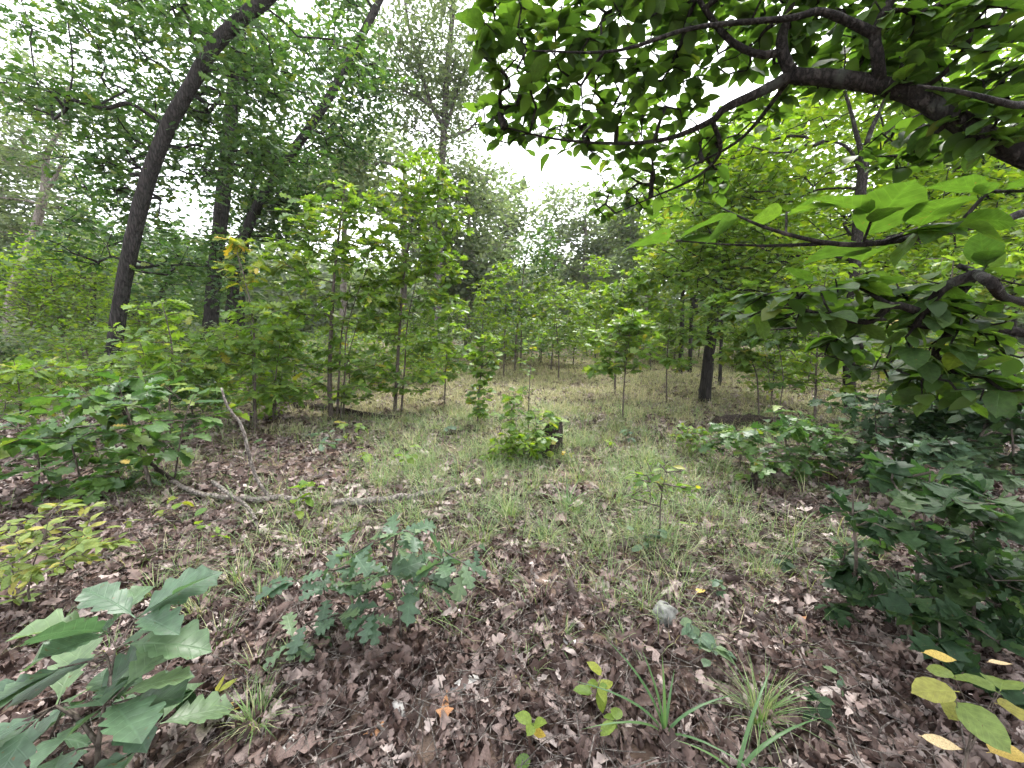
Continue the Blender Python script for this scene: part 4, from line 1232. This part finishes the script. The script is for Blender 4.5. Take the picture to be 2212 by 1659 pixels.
sapling('blueberry_shrub', 'low yellow green shrub with slim leaves at the left edge', 70, 1330, [(60, 1260), (80, 1200), (100, 1140)], .012,
        [(100, 1120, 80, 22), (40, 1150, 60, 25), (170, 1160, 70, 20), (90, 1190, 80, 25), (30, 1230, 60, 25), (150, 1210, 60, 18), (210, 1190, 40, 15), (20, 1290, 40, 20)],
        105, 4, .062, 'lance', 'ygr', 122, rd=.22, twig_r=.0013, extra=[(20, 1330, [(30, 1250), (20, 1160)], .008), (120, 1300, [(130, 1230), (180, 1170)], .008)], spread=.05, flat=.3, n_ind=300)
sapling('oak_shrub', 'clump of broad oak leaves and pale shrub around the stump', 1100, 985, [(1103, 950), (1105, 900), (1110, 860)], .016,
        [(1110, 860, 25, 20), (1100, 900, 30, 20), (1170, 890, 35, 20), (1140, 930, 45, 20), (1190, 905, 30, 15), (1150, 950, 40, 15, -.15), (1175, 935, 25, 15, -.2)], 62, 4, .11, 'oak', 'sap', 123, rd=.2, extra=[(1150, 980, [(1155, 940), (1165, 890)], .012)])
sapling('leafy_shrub', 'low round bright leaved shrub in front of the stump', 1105, 1000, [(1103, 985), (1100, 965), (1098, 950)], .012,
        [(1080, 965, 30, 20), (1110, 975, 30, 18), (1140, 960, 30, 22), (1060, 985, 20, 12), (1165, 970, 22, 18), (1100, 940, 30, 14)], 95, 4, .062, 'ovate', 'lime', 124, rd=.2, twig_r=.0013, spread=.04)
sapling('leafy_shrub', 'rounded fine leaved bush beside the straw grass on the right', 1490, 985, [(1490, 970), (1492, 950), (1495, 930)], .015,
        [(1480, 950, 35, 20), (1510, 940, 25, 20), (1490, 925, 25, 12), (1520, 965, 20, 12)], 80, 4, .05, 'ovate', 'sap', 125, rd=.25, twig_r=.0014, spread=.05)
# dark shrubs under the dogwood
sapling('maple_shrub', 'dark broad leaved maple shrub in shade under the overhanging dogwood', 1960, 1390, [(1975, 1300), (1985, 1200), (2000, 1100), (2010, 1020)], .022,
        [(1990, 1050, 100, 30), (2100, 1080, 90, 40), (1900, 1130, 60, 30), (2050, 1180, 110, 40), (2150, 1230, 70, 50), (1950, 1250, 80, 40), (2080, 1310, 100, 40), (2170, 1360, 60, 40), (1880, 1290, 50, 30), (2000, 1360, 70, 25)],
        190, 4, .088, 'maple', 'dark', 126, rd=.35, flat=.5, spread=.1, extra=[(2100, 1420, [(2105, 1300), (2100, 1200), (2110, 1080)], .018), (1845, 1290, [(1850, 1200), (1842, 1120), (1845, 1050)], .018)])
sapling('oak_shrub', 'glossy oak seedlings spreading over the dark ground beyond the maple shrub', 1700, 1030, [(1700, 980), (1695, 930), (1690, 900)], .02,
        [(1680, 910, 60, 22), (1600, 930, 40, 20), (1750, 920, 50, 25), (1640, 960, 50, 20), (1720, 980, 60, 22), (1590, 980, 30, 15), (1800, 960, 50, 25), (1680, 1010, 40, 12)],
        100, 4.5, .13, 'oak', 'oak', 127, rd=.5, flat=.35, extra=[(1600, 1010, [(1598, 970), (1595, 930)], .014)])
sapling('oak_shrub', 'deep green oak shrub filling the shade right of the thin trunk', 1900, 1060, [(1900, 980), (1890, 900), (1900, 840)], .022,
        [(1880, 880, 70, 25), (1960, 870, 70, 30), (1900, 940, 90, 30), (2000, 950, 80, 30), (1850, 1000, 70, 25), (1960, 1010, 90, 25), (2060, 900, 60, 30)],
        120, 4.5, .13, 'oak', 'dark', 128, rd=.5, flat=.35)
sapling('maple_shrub', 'pale topped leafy spray low under the right hand dogwood leaves', 2110, 1130, [(2110, 1050), (2100, 990), (2090, 950)], .02,
        [(2050, 950, 80, 20), (2150, 960, 70, 25), (2100, 1000, 100, 20), (1980, 970, 50, 18), (2190, 900, 50, 30), (2180, 830, 50, 40)], 90, 4, .11, 'maple', 'blue', 129, rd=.3, flat=.3)
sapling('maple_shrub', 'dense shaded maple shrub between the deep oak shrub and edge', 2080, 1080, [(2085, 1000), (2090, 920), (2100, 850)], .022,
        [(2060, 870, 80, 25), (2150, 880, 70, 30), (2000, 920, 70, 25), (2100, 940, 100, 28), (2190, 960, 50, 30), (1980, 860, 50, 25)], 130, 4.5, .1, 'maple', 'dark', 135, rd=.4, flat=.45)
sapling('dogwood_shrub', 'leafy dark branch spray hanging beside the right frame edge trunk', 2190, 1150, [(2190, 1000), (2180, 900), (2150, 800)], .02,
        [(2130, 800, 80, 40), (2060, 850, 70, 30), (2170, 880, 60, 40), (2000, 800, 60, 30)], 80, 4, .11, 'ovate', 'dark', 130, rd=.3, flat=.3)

# foreground sprouts
sapling('oak_sprout', 'large pale green oak sprout with broad lobed leaves at bottom left', 205, 1690, [(215, 1580), (235, 1480), (250, 1400)], .018,
        [(255, 1370, 50, 25), (180, 1440, 50, 25), (290, 1460, 50, 25), (120, 1530, 60, 20), (310, 1520, 40, 25), (230, 1490, 40, 25), (70, 1580, 50, 25), (180, 1580, 50, 20), (290, 1600, 40, 20), (60, 1640, 40, 20)],
        30, 1.8, .175, 'broadoak', 'blue', 131, rd=.10, flat=.22, spread=.03, lvar=.15, twig_r=.003, down=.2, droop=.0)
sapling('oak_sprout', 'bluish green oak sprout with drooping lobed leaves in the litter', 868, 1385, [(862, 1320), (850, 1270), (845, 1240)], .013,
        [(850, 1230, 60, 30), (740, 1240, 60, 25), (930, 1190, 50, 30), (880, 1160, 50, 20), (960, 1240, 50, 25), (1020, 1210, 40, 12), (790, 1170, 50, 20), (720, 1300, 50, 30), (800, 1300, 50, 30), (630, 1390, 35, 30), (760, 1390, 40, 30), (670, 1340, 45, 25), (600, 1420, 25, 20), (900, 1240, 50, 25), (640, 1220, 30, 12), (740, 1210, 40, 15)],
        70, 2.6, .118, 'oak', 'blue', 132, rd=.14, flat=.4, spread=.04, extra=[(820, 1400, [(780, 1350), (720, 1300), (680, 1280)], .01), (875, 1375, [(900, 1290), (930, 1230), (960, 1190)], .01)], droop=.25)


def set_seedling(label, px, Y, leaves, kind, lm, top):
    """young plant whose few big leaves are set one by one: (px, py, dY, length, azimuth)"""
    g1 = at(px, top, Y); base = np.array([g1[0], g1[1], float(hgt(g1[0], g1[1])) - .01])
    root = empty('dogwood_seedling', base); tag(root, label, 'seedling')
    P, R = resample([base, base * .5 + g1 * .5 + [.01, .01, 0], g1], [.004, .003, .002], 10)
    mb = MB(); tube(mb, P, R, 6, .03); link('stem', mb.mesh('stem', BARK_SAP, True, base), root)
    r = np.random.default_rng(int(px))
    ms = shared_leaf(kind, leafm(lm, True))
    mb = MB()
    for (lx, ly, dY, L, az) in leaves:
        c = at(lx, ly, Y + dY)
        d = np.array([math.cos(az), math.sin(az), -.15]); d = d / np.linalg.norm(d)
        o0 = c - d * L * .5
        Rm = frames(d[None], np.array([[0, 0, 1.]]) + r.normal(0, .22, (1, 3)))[0] * L
        M = Matrix.Identity(4)
        for a_ in range(3):
            for b_ in range(3): M[a_][b_] = Rm[a_, b_]
            M[a_][3] = o0[a_] - base[a_]
        o = bpy.data.objects.new('leaf', ms[r.integers(0, len(ms))]); COL.objects.link(o); o.parent = root; o.matrix_basis = M
        q0 = P[int(r.integers(5, 10))]
        prisms(mb, q0[None], o0[None], np.array([.0016]), np.array([.001]), 4)
    link('twigs', mb.mesh('twigs', BARK_SAP, False, base), root)['kind'] = 'stuff'
    return root


set_seedling('young seedling with rounded yellow green leaves at bottom right', 2110, .98,
             [(2015, 1490, 0, .10, 2.9), (2095, 1468, .03, .10, 2.0), (2165, 1475, .04, .105, .6), (2125, 1565, -.05, .115, -1.4), (2200, 1535, 0, .09, -.3), (2060, 1535, .02, .07, 3.6), (2030, 1450, .08, .06, 2.4)], 'round', 'ygr', 1530)
sapling('maple_seedling', 'bright lobed seedling leaves poking in at the lower right edge', 2190, 1420, [(2195, 1340), (2190, 1280), (2180, 1230)], .008,
        [(2170, 1220, 50, 15), (2200, 1250, 40, 20), (2160, 1280, 40, 10)], 5, 2, .12, 'oak', 'sap', 134, rd=.06, flat=.25, spread=.02)
small = [  # px, py, width px, height px, leaf, n, kind, mat, label
    (1150, 1625, 50, 40, .055, 5, 'ovate', 'yel', 'tiny yellow green seedling at the bottom beside the orange leaf'),
    (1150, 1655, 40, 25, .05, 4, 'round', 'sap', 'pair of small round seedling leaves at the bottom edge'),
    (1290, 1560, 45, 70, .05, 8, 'ovate', 'yel', 'small seedling with yellowing leaves left of the broad grass'),
    (1335, 1620, 40, 40, .06, 4, 'ovate', 'sap', 'green and brown blotched seedling beside the broad grass'),
    (1510, 1415, 60, 40, .045, 14, 'ovate', 'blue', 'blue green low creeper clump between rock and sedge tuft'),
    (1540, 1455, 50, 40, .045, 8, 'ovate', 'blue', 'small blue green creeper leaves between the creeper clump and sedge'),
    (660, 1130, 70, 50, .06, 16, 'ovate', 'lime', 'fresh lime green seedling beside the fork of dead branches'),
    (470, 1180, 40, 35, .07, 6, 'oak', 'lime', 'small bright oak seedling near the forked dead branch'),
    (440, 1140, 30, 30, .06, 4, 'ovate', 'sap', 'upright two leaved seedling left of the forked dead branch'),
    (700, 1000, 70, 40, .10, 10, 'oak', 'blue', 'pale oak seedling in the litter below the clustered sapling'),
    (760, 965, 60, 35, .10, 9, 'oak', 'sap', 'oak seedling just in front of the dark fallen log'),
    (790, 1005, 50, 25, .09, 7, 'oak', 'lime', 'lime oak seedling right of the pale seedlings by the log'),
    (870, 1050, 60, 60, .07, 12, 'ovate', 'sap', 'knee high seedling among the green grass left of the stump'),
    (950, 950, 40, 25, .09, 5, 'oak', 'blue', 'single pale oak seedling left of the stump'),
    (1400, 1200, 70, 40, .05, 12, 'round', 'blue', 'low blue green seedling below the leggy twiggy seedling'),
    (1480, 1150, 40, 20, .06, 5, 'lance', 'yel', 'yellow green seedling leaves beside the leggy seedling'),
    (1360, 960, 50, 30, .08, 8, 'oak', 'blue', 'small oak seedling under the yellow green clearing sapling'),
    (1620, 1050, 60, 40, .09, 9, 'oak', 'sap', 'oak seedling beside the little black stub'),
    (1560, 1290, 50, 25, .05, 7, 'ovate', 'blue', 'flat seedling rosette on the shaded litter right of the rock'),
    (1700, 1230, 60, 30, .06, 8, 'ovate', 'dark', 'dark seedling rosette near the shaded maple shrub'),
    (1790, 1340, 60, 30, .08, 8, 'maple', 'dark', 'small dark maple seedling at the edge of deep shade'),
    (1800, 1500, 50, 25, .045, 6, 'ovate', 'blue', 'tiny blue green seedling beyond the sedge tuft'),
    (1760, 1560, 50, 30, .05, 6, 'ovate', 'dark', 'tiny dark seedling in front of the mottled stick'),
    (420, 1560, 60, 50, .06, 10, 'ovate', 'dark', 'dark low seedling at the foot of the bottom left sprout'),
    (460, 1545, 50, 25, .06, 4, 'lance', 'yel', 'seedling with one yellow leaf beside the large oak sprout'),
    (310, 1060, 60, 30, .09, 8, 'oak', 'blue', 'pale oak seedling beneath the sprawling dark shrub'),
    (560, 1010, 50, 40, .07, 8, 'oak', 'oak', 'oak seedling beside the curved dead branch'),
    (380, 1120, 60, 25, .06, 7, 'ovate', 'yel', 'yellowish seedling leaves left of the dead branch fork'),
    (1225, 1000, 30, 20, .06, 4, 'ovate', 'yel', 'pale seedling at the right foot of the stump'),
    (1320, 1000, 50, 35, .07, 8, 'oak', 'sap', 'oak seedling in grass right of the stump'),
]
for k, (px, py, w, h, L, n, kind, lm, lab) in enumerate(small):
    h *= 1.35; L *= 1.1; n = int(n * 1.4)
    sapling('seedling', lab, px, py, [(px, py - h * .5), (px + 3, py - h)], .005, [(px, py - h, w / 2, h * .3), (px, py - h * .6, w / 2.5, h * .25)], max(3, n // 2), 2.1, L, kind, lm, 140 + k,
            rd=.06, flat=.3, spread=.02, twig_r=.0011, sides=5, keep_above=.3)

# ranks of undergrowth, left and behind
UG = 'leafy undergrowth shrubs ranked through the wood'
ug_r = np.random.default_rng(61)
ug = []
for k in range(92):
    zone = (0, 1, 2, 3, 2, 1)[k % 6]
    for _ in range(50):
        if zone == 0: x, y = ug_r.uniform(-13, -3.2), ug_r.uniform(5.2, 11)
        elif zone == 1: x, y = ug_r.uniform(-16, -2), ug_r.uniform(9, 17)
        elif zone == 2: x, y = ug_r.uniform(-5, 9), ug_r.uniform(14.5, 21)
        else: x, y = ug_r.uniform(4.5, 15), ug_r.uniform(8, 16)
        u = W0 / 2 + F0 * x / y
        if -50 < u < W0 + 50 and not (zone == 3 and u < 1640) and all((x - a) ** 2 + (y - b) ** 2 > .8 for a, b in ug): break
    ug.append((x, y))
    h = ug_r.uniform(.7, 1.5) + (.5 if y > 9 else 0) + (.7 if zone == 2 else 0)
    w = h * ug_r.uniform(.4, .6)
    c = np.array([x, y, float(hgt(x, y))])
    nT = int(60 + 40 * h) + (60 if zone == 2 else 0)
    qd = norm(ug_r.normal(0, 1, (nT, 3))) * (ug_r.uniform(0, 1, (nT, 1)) ** .4)
    T = c + qd * [w * (1.5 if zone == 2 else 1), w, h * .45] + [0, 0, h * .56]
    lm = ['sap', 'lime', 'oak', 'sap', 'lime', 'grey', 'sap'][k % 7]
    lab = {'sap': 'fresh green', 'oak': 'deep green', 'lime': 'lime green', 'grey': 'dull grey green'}[lm] + \
          [' undergrowth shrub in the crowd near the leaning oak', ' undergrowth shrub far back on the left among oak trunks', ' undergrowth shrub at the back edge of the clearing', ' undergrowth shrub deep under the right hand trees'][zone]
    kind = ['oak', 'ovate', 'redoak', 'oak', 'ovate', 'oak', 'ovate'][k % 7]
    tr = ([c - [0, 0, .03], c + [.03, .02, h * .5], c + [-.02, .03, h * .95]], [.014 * h, .010 * h, .004])
    plant('shrub', lab, 'shrub', [tr], None, 0, 5 if y < 9 else 6, .115 if kind != 'ovate' else .085, kind, lm, BARK_SAP, group=UG, seed=300 + k, targets=T, spread=.09 if y < 9 else .13,
          mode='scatter', twig_r=.0025, step=.25, n_ind=120 if y < 9 else 0, far_kind=None if y < 9 else 'ov_lo', sides=6, flat=.4, keep_above=.2)

# layered bright understory trees, far left
for k, (px, py, Y, rx, ry) in enumerate(((110, 600, 12, 100, 30), (60, 660, 11, 90, 30), (170, 560, 13, 80, 25), (300, 690, 12, 70, 25))):
    g0 = at(px, py, Y); gx, gy = g0[0], g0[1]
    base = np.array([gx, gy, float(hgt(gx, gy)) - .03])
    tr = ([base, base * .5 + g0 * .5 + [.05, 0, 0], g0], [.05, .04, .02])
    plant('dogwood_tree', ['layered light green understory tree below the pale tan trunk', 'low layered light green tree in front of the tan trunk', 'light green layered tree in the gap left of the leaning oak', 'low light green tree showing right behind the leaning oak base'][k],
          'tree', [tr], [(px, py, Y, rx, ry, 1.3), (px - 40, py - 30, Y, rx * .6, ry * .6, 1.0), (px + 30, py + 40, Y, rx * .8, ry * .7, 1.0)], 240, 8, .11, 'ovate', 'lime', BARK_SAP,
          seed=400 + k, mode='scatter', spread=.16, twig_r=.004, step=.4, flat=.25, n_ind=0, keep_above=.4)

# ================================================================== dead wood, stump, rock, litter pieces
def stick(name, label, cat, pxs, wid, mat=BARK_DEAD, lift=0.0, sides=8, rough=.07, group=None, pts=None, extra=()):
    P = pts if pts is not None else [gnd(p[0], p[1]) + [0, 0, wid * .45 + (p[2] if len(p) > 2 else lift)] for p in pxs]
    P = np.array(P); base = P[0].copy()
    n = max(10, len(P) * 5)
    Q, R = resample(P, np.linspace(wid / 2, wid / 2 * .6, len(P)), n)
    Q[1:-1] += rng.normal(0, wid * .06, Q[1:-1].shape)
    mb = MB(); tube(mb, Q, R, sides, rough)
    if not extra:
        o = link(name, mb.mesh(name, mat, True, base), None, base)
        return tag(o, label, cat, group)
    root = empty(name, base); tag(root, label, cat, group)
    link('stem', mb.mesh('stem', mat, True, base), root)
    for (pp, w2) in extra:
        p2 = np.array([q_ if len(q_) == 3 and not isinstance(q_, tuple) else q_ for q_ in pp])
        Q, R = resample(p2, np.linspace(w2 / 2, w2 / 2 * .5, len(p2)), 12)
        mb = MB(); tube(mb, Q, R, 7, rough)
        link('side_branch', mb.mesh('side_branch', mat, True, base), root)
    return root


g0 = gnd(635, 1092); Yb = g0[1]
stick('fallen_branch', 'forked grey dead branch with one arm curving up out of the litter', 'branch', [(648, 1092, .02), (600, 1090, .04), (555, 1095, .04), (490, 1092, .05), (430, 1082, .05), (370, 1050, .03)], .055,
      extra=[([at(598, 1088, Yb), at(560, 1045, Yb + .02), at(538, 985, Yb + .05), at(522, 920, Yb + .08), at(492, 880, Yb + .1), at(478, 838, Yb + .12)], .036)])
stick('fallen_branch', 'split grey dead stick pointing down beside the forked branch', 'branch', [(462, 1058, .06), (500, 1092, .08), (540, 1118, .06), (560, 1155, .03)], .036)
stick('fallen_branch', 'dark thin dead branch rising through the sprawling left shrub', 'branch', None, .04, BARK_ROT,
      pts=[gnd(430, 1085) + [0, 0, .03], at(370, 1035, 3.5), at(330, 1005, 3.45), at(305, 970, 3.4), at(290, 930, 3.4), at(262, 880, 3.4)])
stick('fallen_log', 'dark rotting log lying behind the clustered sapling stems', 'log', [(640, 880), (730, 893), (800, 905), (860, 912)], .14, BARK_ROT, sides=12)
stick('fallen_log', 'mossy grey log half buried in grass in the open middle', 'log', [(715, 1100), (800, 1095), (880, 1085), (960, 1072), (1000, 1062)], .075, BARK_DEAD, lift=.02, sides=10)
stick('fallen_log', 'black rotten log in shade behind the glossy oak seedlings', 'log', [(1545, 925), (1620, 920), (1700, 930), (1790, 945)], .2, BARK_ROT, sides=12)
stick('fallen_log', 'dark decayed log lying in the litter before the dark maple', 'log', [(1560, 1085), (1640, 1105), (1740, 1130)], .06, BARK_ROT)
stick('fallen_log', 'short dark log just left of the stump in the clearing', 'log', [(960, 940), (1000, 937), (1045, 935)], .07, BARK_ROT)
stick('fallen_stick', 'long bent pale stick with an elbow in the middle of the litter', 'stick', [(1262, 1213, .03), (1235, 1262, .02), (1212, 1305, .01), (1170, 1350, .02), (1150, 1362, .01), (1100, 1360, 0), (1060, 1354, 0)], .016)
stick('fallen_stick', 'mottled pale stick running diagonally through shaded litter', 'stick', [(1790, 1320), (1830, 1355, .01), (1862, 1400, .01), (1895, 1450, .01), (1915, 1500)], .022)
stick('fallen_stick', 'stout brown stick standing up out of litter at the bottom', 'stick', [(885, 1640), (900, 1590, .02), (915, 1540, .05)], .014)
stick('fallen_stick', 'crooked pale barked stick at the bottom left of the orange leaf', 'stick', [(812, 1575, .02), (835, 1600, .02), (855, 1640, .01), (865, 1665)], .016)
stick('fallen_stick', 'bent thin stick above the round bottom right leaves', 'stick', [(1880, 1640), (1895, 1600, .03), (1925, 1575, .03), (1960, 1570)], .009)
stick('fallen_stick', 'brown stick lying straight at the lower right in shade', 'stick', [(1900, 1560), (1960, 1610), (2010, 1655)], .012)
stick('fallen_stick', 'partly buried grey stick right of the orange leaf', 'stick', [(1000, 1565), (1080, 1540, .01), (1160, 1525, .01), (1260, 1505)], .014)
sr = np.random.default_rng(5)
for k in range(46):
    px, py = sr.uniform(60, 2150), sr.uniform(1130, 1650)
    a = sr.uniform(0, math.pi); ln = sr.uniform(.12, .4); b = gnd(px, py)
    c, s = math.cos(a), math.sin(a)
    pts = []
    for t in (-.5, -.1, .25, .5):
        X, Y = b[0] + c * ln * t + sr.normal(0, .01), b[1] + s * ln * t + sr.normal(0, .01)
        pts.append([X, Y, float(hgt(X, Y)) + .018 + sr.uniform(0, .02)])
    stick('twig', 'thin dry twig lying loose on the brown litter', 'twig', None, sr.uniform(.004, .008), BARK_DEAD, pts=pts, sides=5, group='thin dry twigs on the litter')

# stump
def stump(px, py, h, rad, label, tilt=.0):
    b = gnd(px, py)
    n, s = 9, 22
    r = np.random.default_rng(int(px))
    th = np.linspace(0, 2 * math.pi, s, endpoint=False)
    lob = 1 + .10 * np.sin(3 * th + 1) + .07 * np.sin(7 * th) + r.normal(0, .04, s)
    top = h * (1 + .22 * np.sin(th + .6) + r.normal(0, .07, s))
    V = []
    for i in range(n):
        u = i / (n - 1)
        rr = rad * lob * (1.35 - .5 * u ** .4)
        V.append(np.stack([np.cos(th) * rr + tilt * u * h, np.sin(th) * rr, u * top - .03], -1))
    for f, dz in ((.72, -.02), (.35, -.09), (.12, -.12)):
        V.append(np.stack([np.cos(th) * rad * lob * .85 * f + tilt * h, np.sin(th) * rad * lob * .85 * f, top + dz + r.normal(0, .012, s)], -1))
    m = len(V); V = np.concatenate(V)
    i, j2 = np.meshgrid(np.arange(m - 1), np.arange(s), indexing='ij'); k2 = (j2 + 1) % s
    qq = np.stack([i * s + j2, i * s + k2, (i + 1) * s + k2, (i + 1) * s + j2], -1).reshape(-1, 4)
    root = empty('tree_stump', b); tag(root, label, 'stump')
    link('bark', mesh_np('bark', V, [qq], BARK_ROT, False), root)
    V2 = np.vstack([V[-s:], [[tilt * h, 0, h - .12]]]); jj2 = np.arange(s)
    link('rotten_core', mesh_np('rotten_core', V2, [np.stack([jj2, (jj2 + 1) % s, np.full(s, s)], -1)], BARK_ROT), root)
    return root


stump(1186, 985, .33, .13, 'broken dark tree stump half hidden by leaves in the clearing', .1)
stump(1627, 1060, .16, .035, 'little black burnt stub poking up on the right')


def rock(px, py, s, label):
    b = gnd(px, py)
    r = np.random.default_rng(3)
    n, m = 10, 14
    V = []
    for i in range(n):
        ph = math.pi * (i + .5) / n
        for k in range(m):
            th = 2 * math.pi * k / m
            d = np.array([math.sin(ph) * math.cos(th), math.sin(ph) * math.sin(th), math.cos(ph)])
            f = 1 + .12 * math.sin(3 * d[0] + 2) + .1 * math.sin(5 * d[1] + d[2] * 4) + r.normal(0, .03)
            V.append(d * f * s)
    V = np.array(V)
    i, j2 = np.meshgrid(np.arange(n - 1), np.arange(m), indexing='ij'); k2 = (j2 + 1) % m
    qq = np.stack([i * m + j2, i * m + k2, (i + 1) * m + k2, (i + 1) * m + j2], -1).reshape(-1, 4)
    cap = np.stack([np.zeros(m - 2, int), np.arange(1, m - 1), np.arange(2, m)], -1)
    mt, nn, l = new_mat('rock_grey')
    out = nn.new('ShaderNodeOutputMaterial'); bs = nn.new('ShaderNodeBsdfPrincipled')
    nz = nn.new('ShaderNodeTexNoise'); nz.inputs['Scale'].default_value = 30; nz.inputs['Detail'].default_value = 8
    tc = nn.new('ShaderNodeTexCoord'); l.new(tc.outputs['Object'], nz.inputs['Vector'])
    rp = ramp(nn, [(.35, (.06, .06, .055)), (.7, (.28, .28, .26))]); l.new(nz.outputs[0], rp.inputs[0]); l.new(rp.outputs[0], bs.inputs['Base Color'])
    bs.inputs['Roughness'].default_value = .9
    bp = nn.new('ShaderNodeBump'); bp.inputs['Strength'].default_value = .7; bp.inputs['Distance'].default_value = .01
    l.new(nz.outputs[0], bp.inputs['Height']); l.new(bp.outputs[0], bs.inputs['Normal']); l.new(bs.outputs[0], out.inputs['Surface'])
    o = link('rock', mesh_np('rock', V, [qq, cap], mt, True), None, b + [0, 0, s[2] * .3])
    tag(o, label, 'rock')


rock(1437, 1335, np.array([.075, .06, .062]), 'small grey weathered rock set in the litter')


def flat_piece(name, label, cat, px, py, L, az, kind, mat, lift=.03, tilt=.25, seed=0, Y=None, var=None):
    r = np.random.default_rng(seed + int(px))
    b = gnd(px, py) if Y is None else at(px, py, Y)
    v, t = TPL[kind][r.integers(0, 6) if var is None else var]
    o = link(name, mesh_np(name, v, [t], mat))
    R = frames(np.array([[math.cos(az), math.sin(az), r.normal(0, .12)]]), np.array([[0, 0, 1.0]]) + r.normal(0, tilt, (1, 3)))[0] * L
    M = Matrix.Identity(4)
    for a in range(3):
        for c in range(3): M[a][c] = R[a, c]
        M[a][3] = b[a] + (lift if a == 2 and Y is None else 0)
    o.matrix_basis = M
    return tag(o, label, cat)


flat_piece('fallen_leaf', 'bright orange lobed fallen leaf at the bottom middle', 'leaf', 965, 1525, .11, -1.5, 'hollyoak', ORANGE, tilt=.12, var=1, lift=.05)
flat_piece('fallen_leaf', 'dull orange brown leaf at the bottom left of the sticks', 'leaf', 790, 1600, .09, .4, 'oak', ORANGE)
flat_piece('fallen_leaf', 'small vivid orange leaf in the shaded right litter', 'leaf', 1740, 1352, .06, .8, 'ovate', ORANGE)
flat_piece('fallen_leaf', 'yellow leaf lying on the litter left of the rock shade', 'leaf', 1505, 1292, .07, .5, 'ovate', YELLOW)
flat_piece('yellow_leaf', 'yellow leaf tip standing beside the large oak sprout', 'leaf', 480, 1545, .09, .35, 'lance', YELLOW)
flat_piece('yellow_leaf', 'yellow oak leaf caught among the overhanging right hand leaves', 'leaf', 2005, 690, .13, 2.9, 'oak', YELLOW, Y=1.55)
flat_piece('yellow_leaf', 'orange yellow leaf hanging in the left shrub, upper one', 'leaf', 240, 920, .09, .6, 'oak', YELLOW, Y=3.1)
flat_piece('yellow_leaf', 'orange yellow leaf hanging in the left shrub, lower one', 'leaf', 262, 995, .1, -.4, 'oak', YELLOW, Y=3.0)
flat_piece('yellow_leaf', 'long curled yellow leaf above the round bottom right leaves', 'leaf', 1995, 1410, .09, -.2, 'lance', YELLOW, Y=1.1)
flat_piece('yellow_leaf', 'large yellow round leaf at the bottom right corner', 'leaf', 2140, 1625, .09, -.1, 'round', YELLOW, Y=.95)
flat_piece('fallen_leaf', 'pale cream narrow leaf upright at the lower right', 'leaf', 1990, 1590, .09, -.6, 'lance', CREAM, Y=1.08)
flat_piece('fallen_leaf', 'tan narrow leaf just below the round seedling leaves', 'leaf', 2060, 1535, .08, -.5, 'lance', CREAM, Y=1.08)
flat_piece('fallen_leaf', 'peach coloured leaf above the round seedling leaves', 'leaf', 2135, 1430, .07, -.1, 'lance', CREAM, Y=1.08)


def chip(px, py, L, w, az, label):
    b = gnd(px, py)
    n = 7; r = np.random.default_rng(int(px))
    u = np.linspace(-.5, .5, n)
    c, s = math.cos(az), math.sin(az)
    ha = w / 2 * (1 + r.normal(0, .25, n)) * np.where(np.abs(u) > .45, .5, 1); hb = w / 2 * (1 + r.normal(0, .25, n)) * np.where(np.abs(u) > .45, .6, 1)
    z = .02 + .012 * np.sin(u * 5 + px)
    T = .006
    rows = []
    for (o, zz) in ((-ha, z), (hb, z + .006), (hb, z + .006 - T), (-ha, z - T)):
        rows.append(np.stack([c * u * L - s * o, s * u * L + c * o, zz], -1))
    V = np.concatenate(rows); i = np.arange(n - 1)
    qq = np.vstack([np.stack([a * n + i, a * n + i + 1, ((a + 1) % 4) * n + i + 1, ((a + 1) % 4) * n + i], -1) for a in range(4)])
    ends = np.array([[0, n, 2 * n, 3 * n], [n - 1, 4 * n - 1, 3 * n - 1, 2 * n - 1]])
    o = link('bark_chip', mesh_np('bark_chip', V, [np.vstack([qq, ends])], CHIP), None, b)
    tag(o, label, 'bark')


chip(1000, 1490, .15, .035, .55, 'long pale grey bark flake in the middle of the foreground litter')
chip(862, 1540, .09, .04, 2.1, 'pale weathered bark piece above the crooked bottom stick')
chip(485, 1575, .12, .02, .9, 'white bark splinter left of the dense sedge tuft')
chip(607, 1630, .12, .02, 1.1, 'grey bark strip right of the dense sedge tuft')
chip(1330, 1590, .07, .018, -.4, 'whitish bark chip beside the broad grass clump')
chip(1230, 1395, .06, .018, -.2, 'small white bark chip below the bent pale stick')
chip(600, 1098, .18, .03, .1, 'pale split wood sliver by the forked branch')


# ================================================================== thin haze added to imitate veiling glare over far trees
def haze():
    m, n, l = new_mat('veil_haze')
    out = n.new('ShaderNodeOutputMaterial'); pv = n.new('ShaderNodeVolumePrincipled')
    pv.inputs['Color'].default_value = (.96, .98, 1.0, 1)
    pv.inputs['Density'].default_value = .0005
    pv.inputs['Anisotropy'].default_value = .3
    l.new(pv.outputs[0], out.inputs['Volume'])
    x, y0, y1, z0, z1 = 320, -70, 520, -2.5, 60
    V = np.array([[a, b_, c] for c in (z0, z1) for b_ in (y0, y1) for a in (-x, x)], float)
    F = np.array([[0, 2, 3, 1], [4, 5, 7, 6], [0, 1, 5, 4], [2, 6, 7, 3], [0, 4, 6, 2], [1, 3, 7, 5]])
    o = link('haze', mesh_np('haze', V, [F], m))
    tag(o, 'thin added haze paling the far trees like glare', 'haze', kind='stuff')


haze()
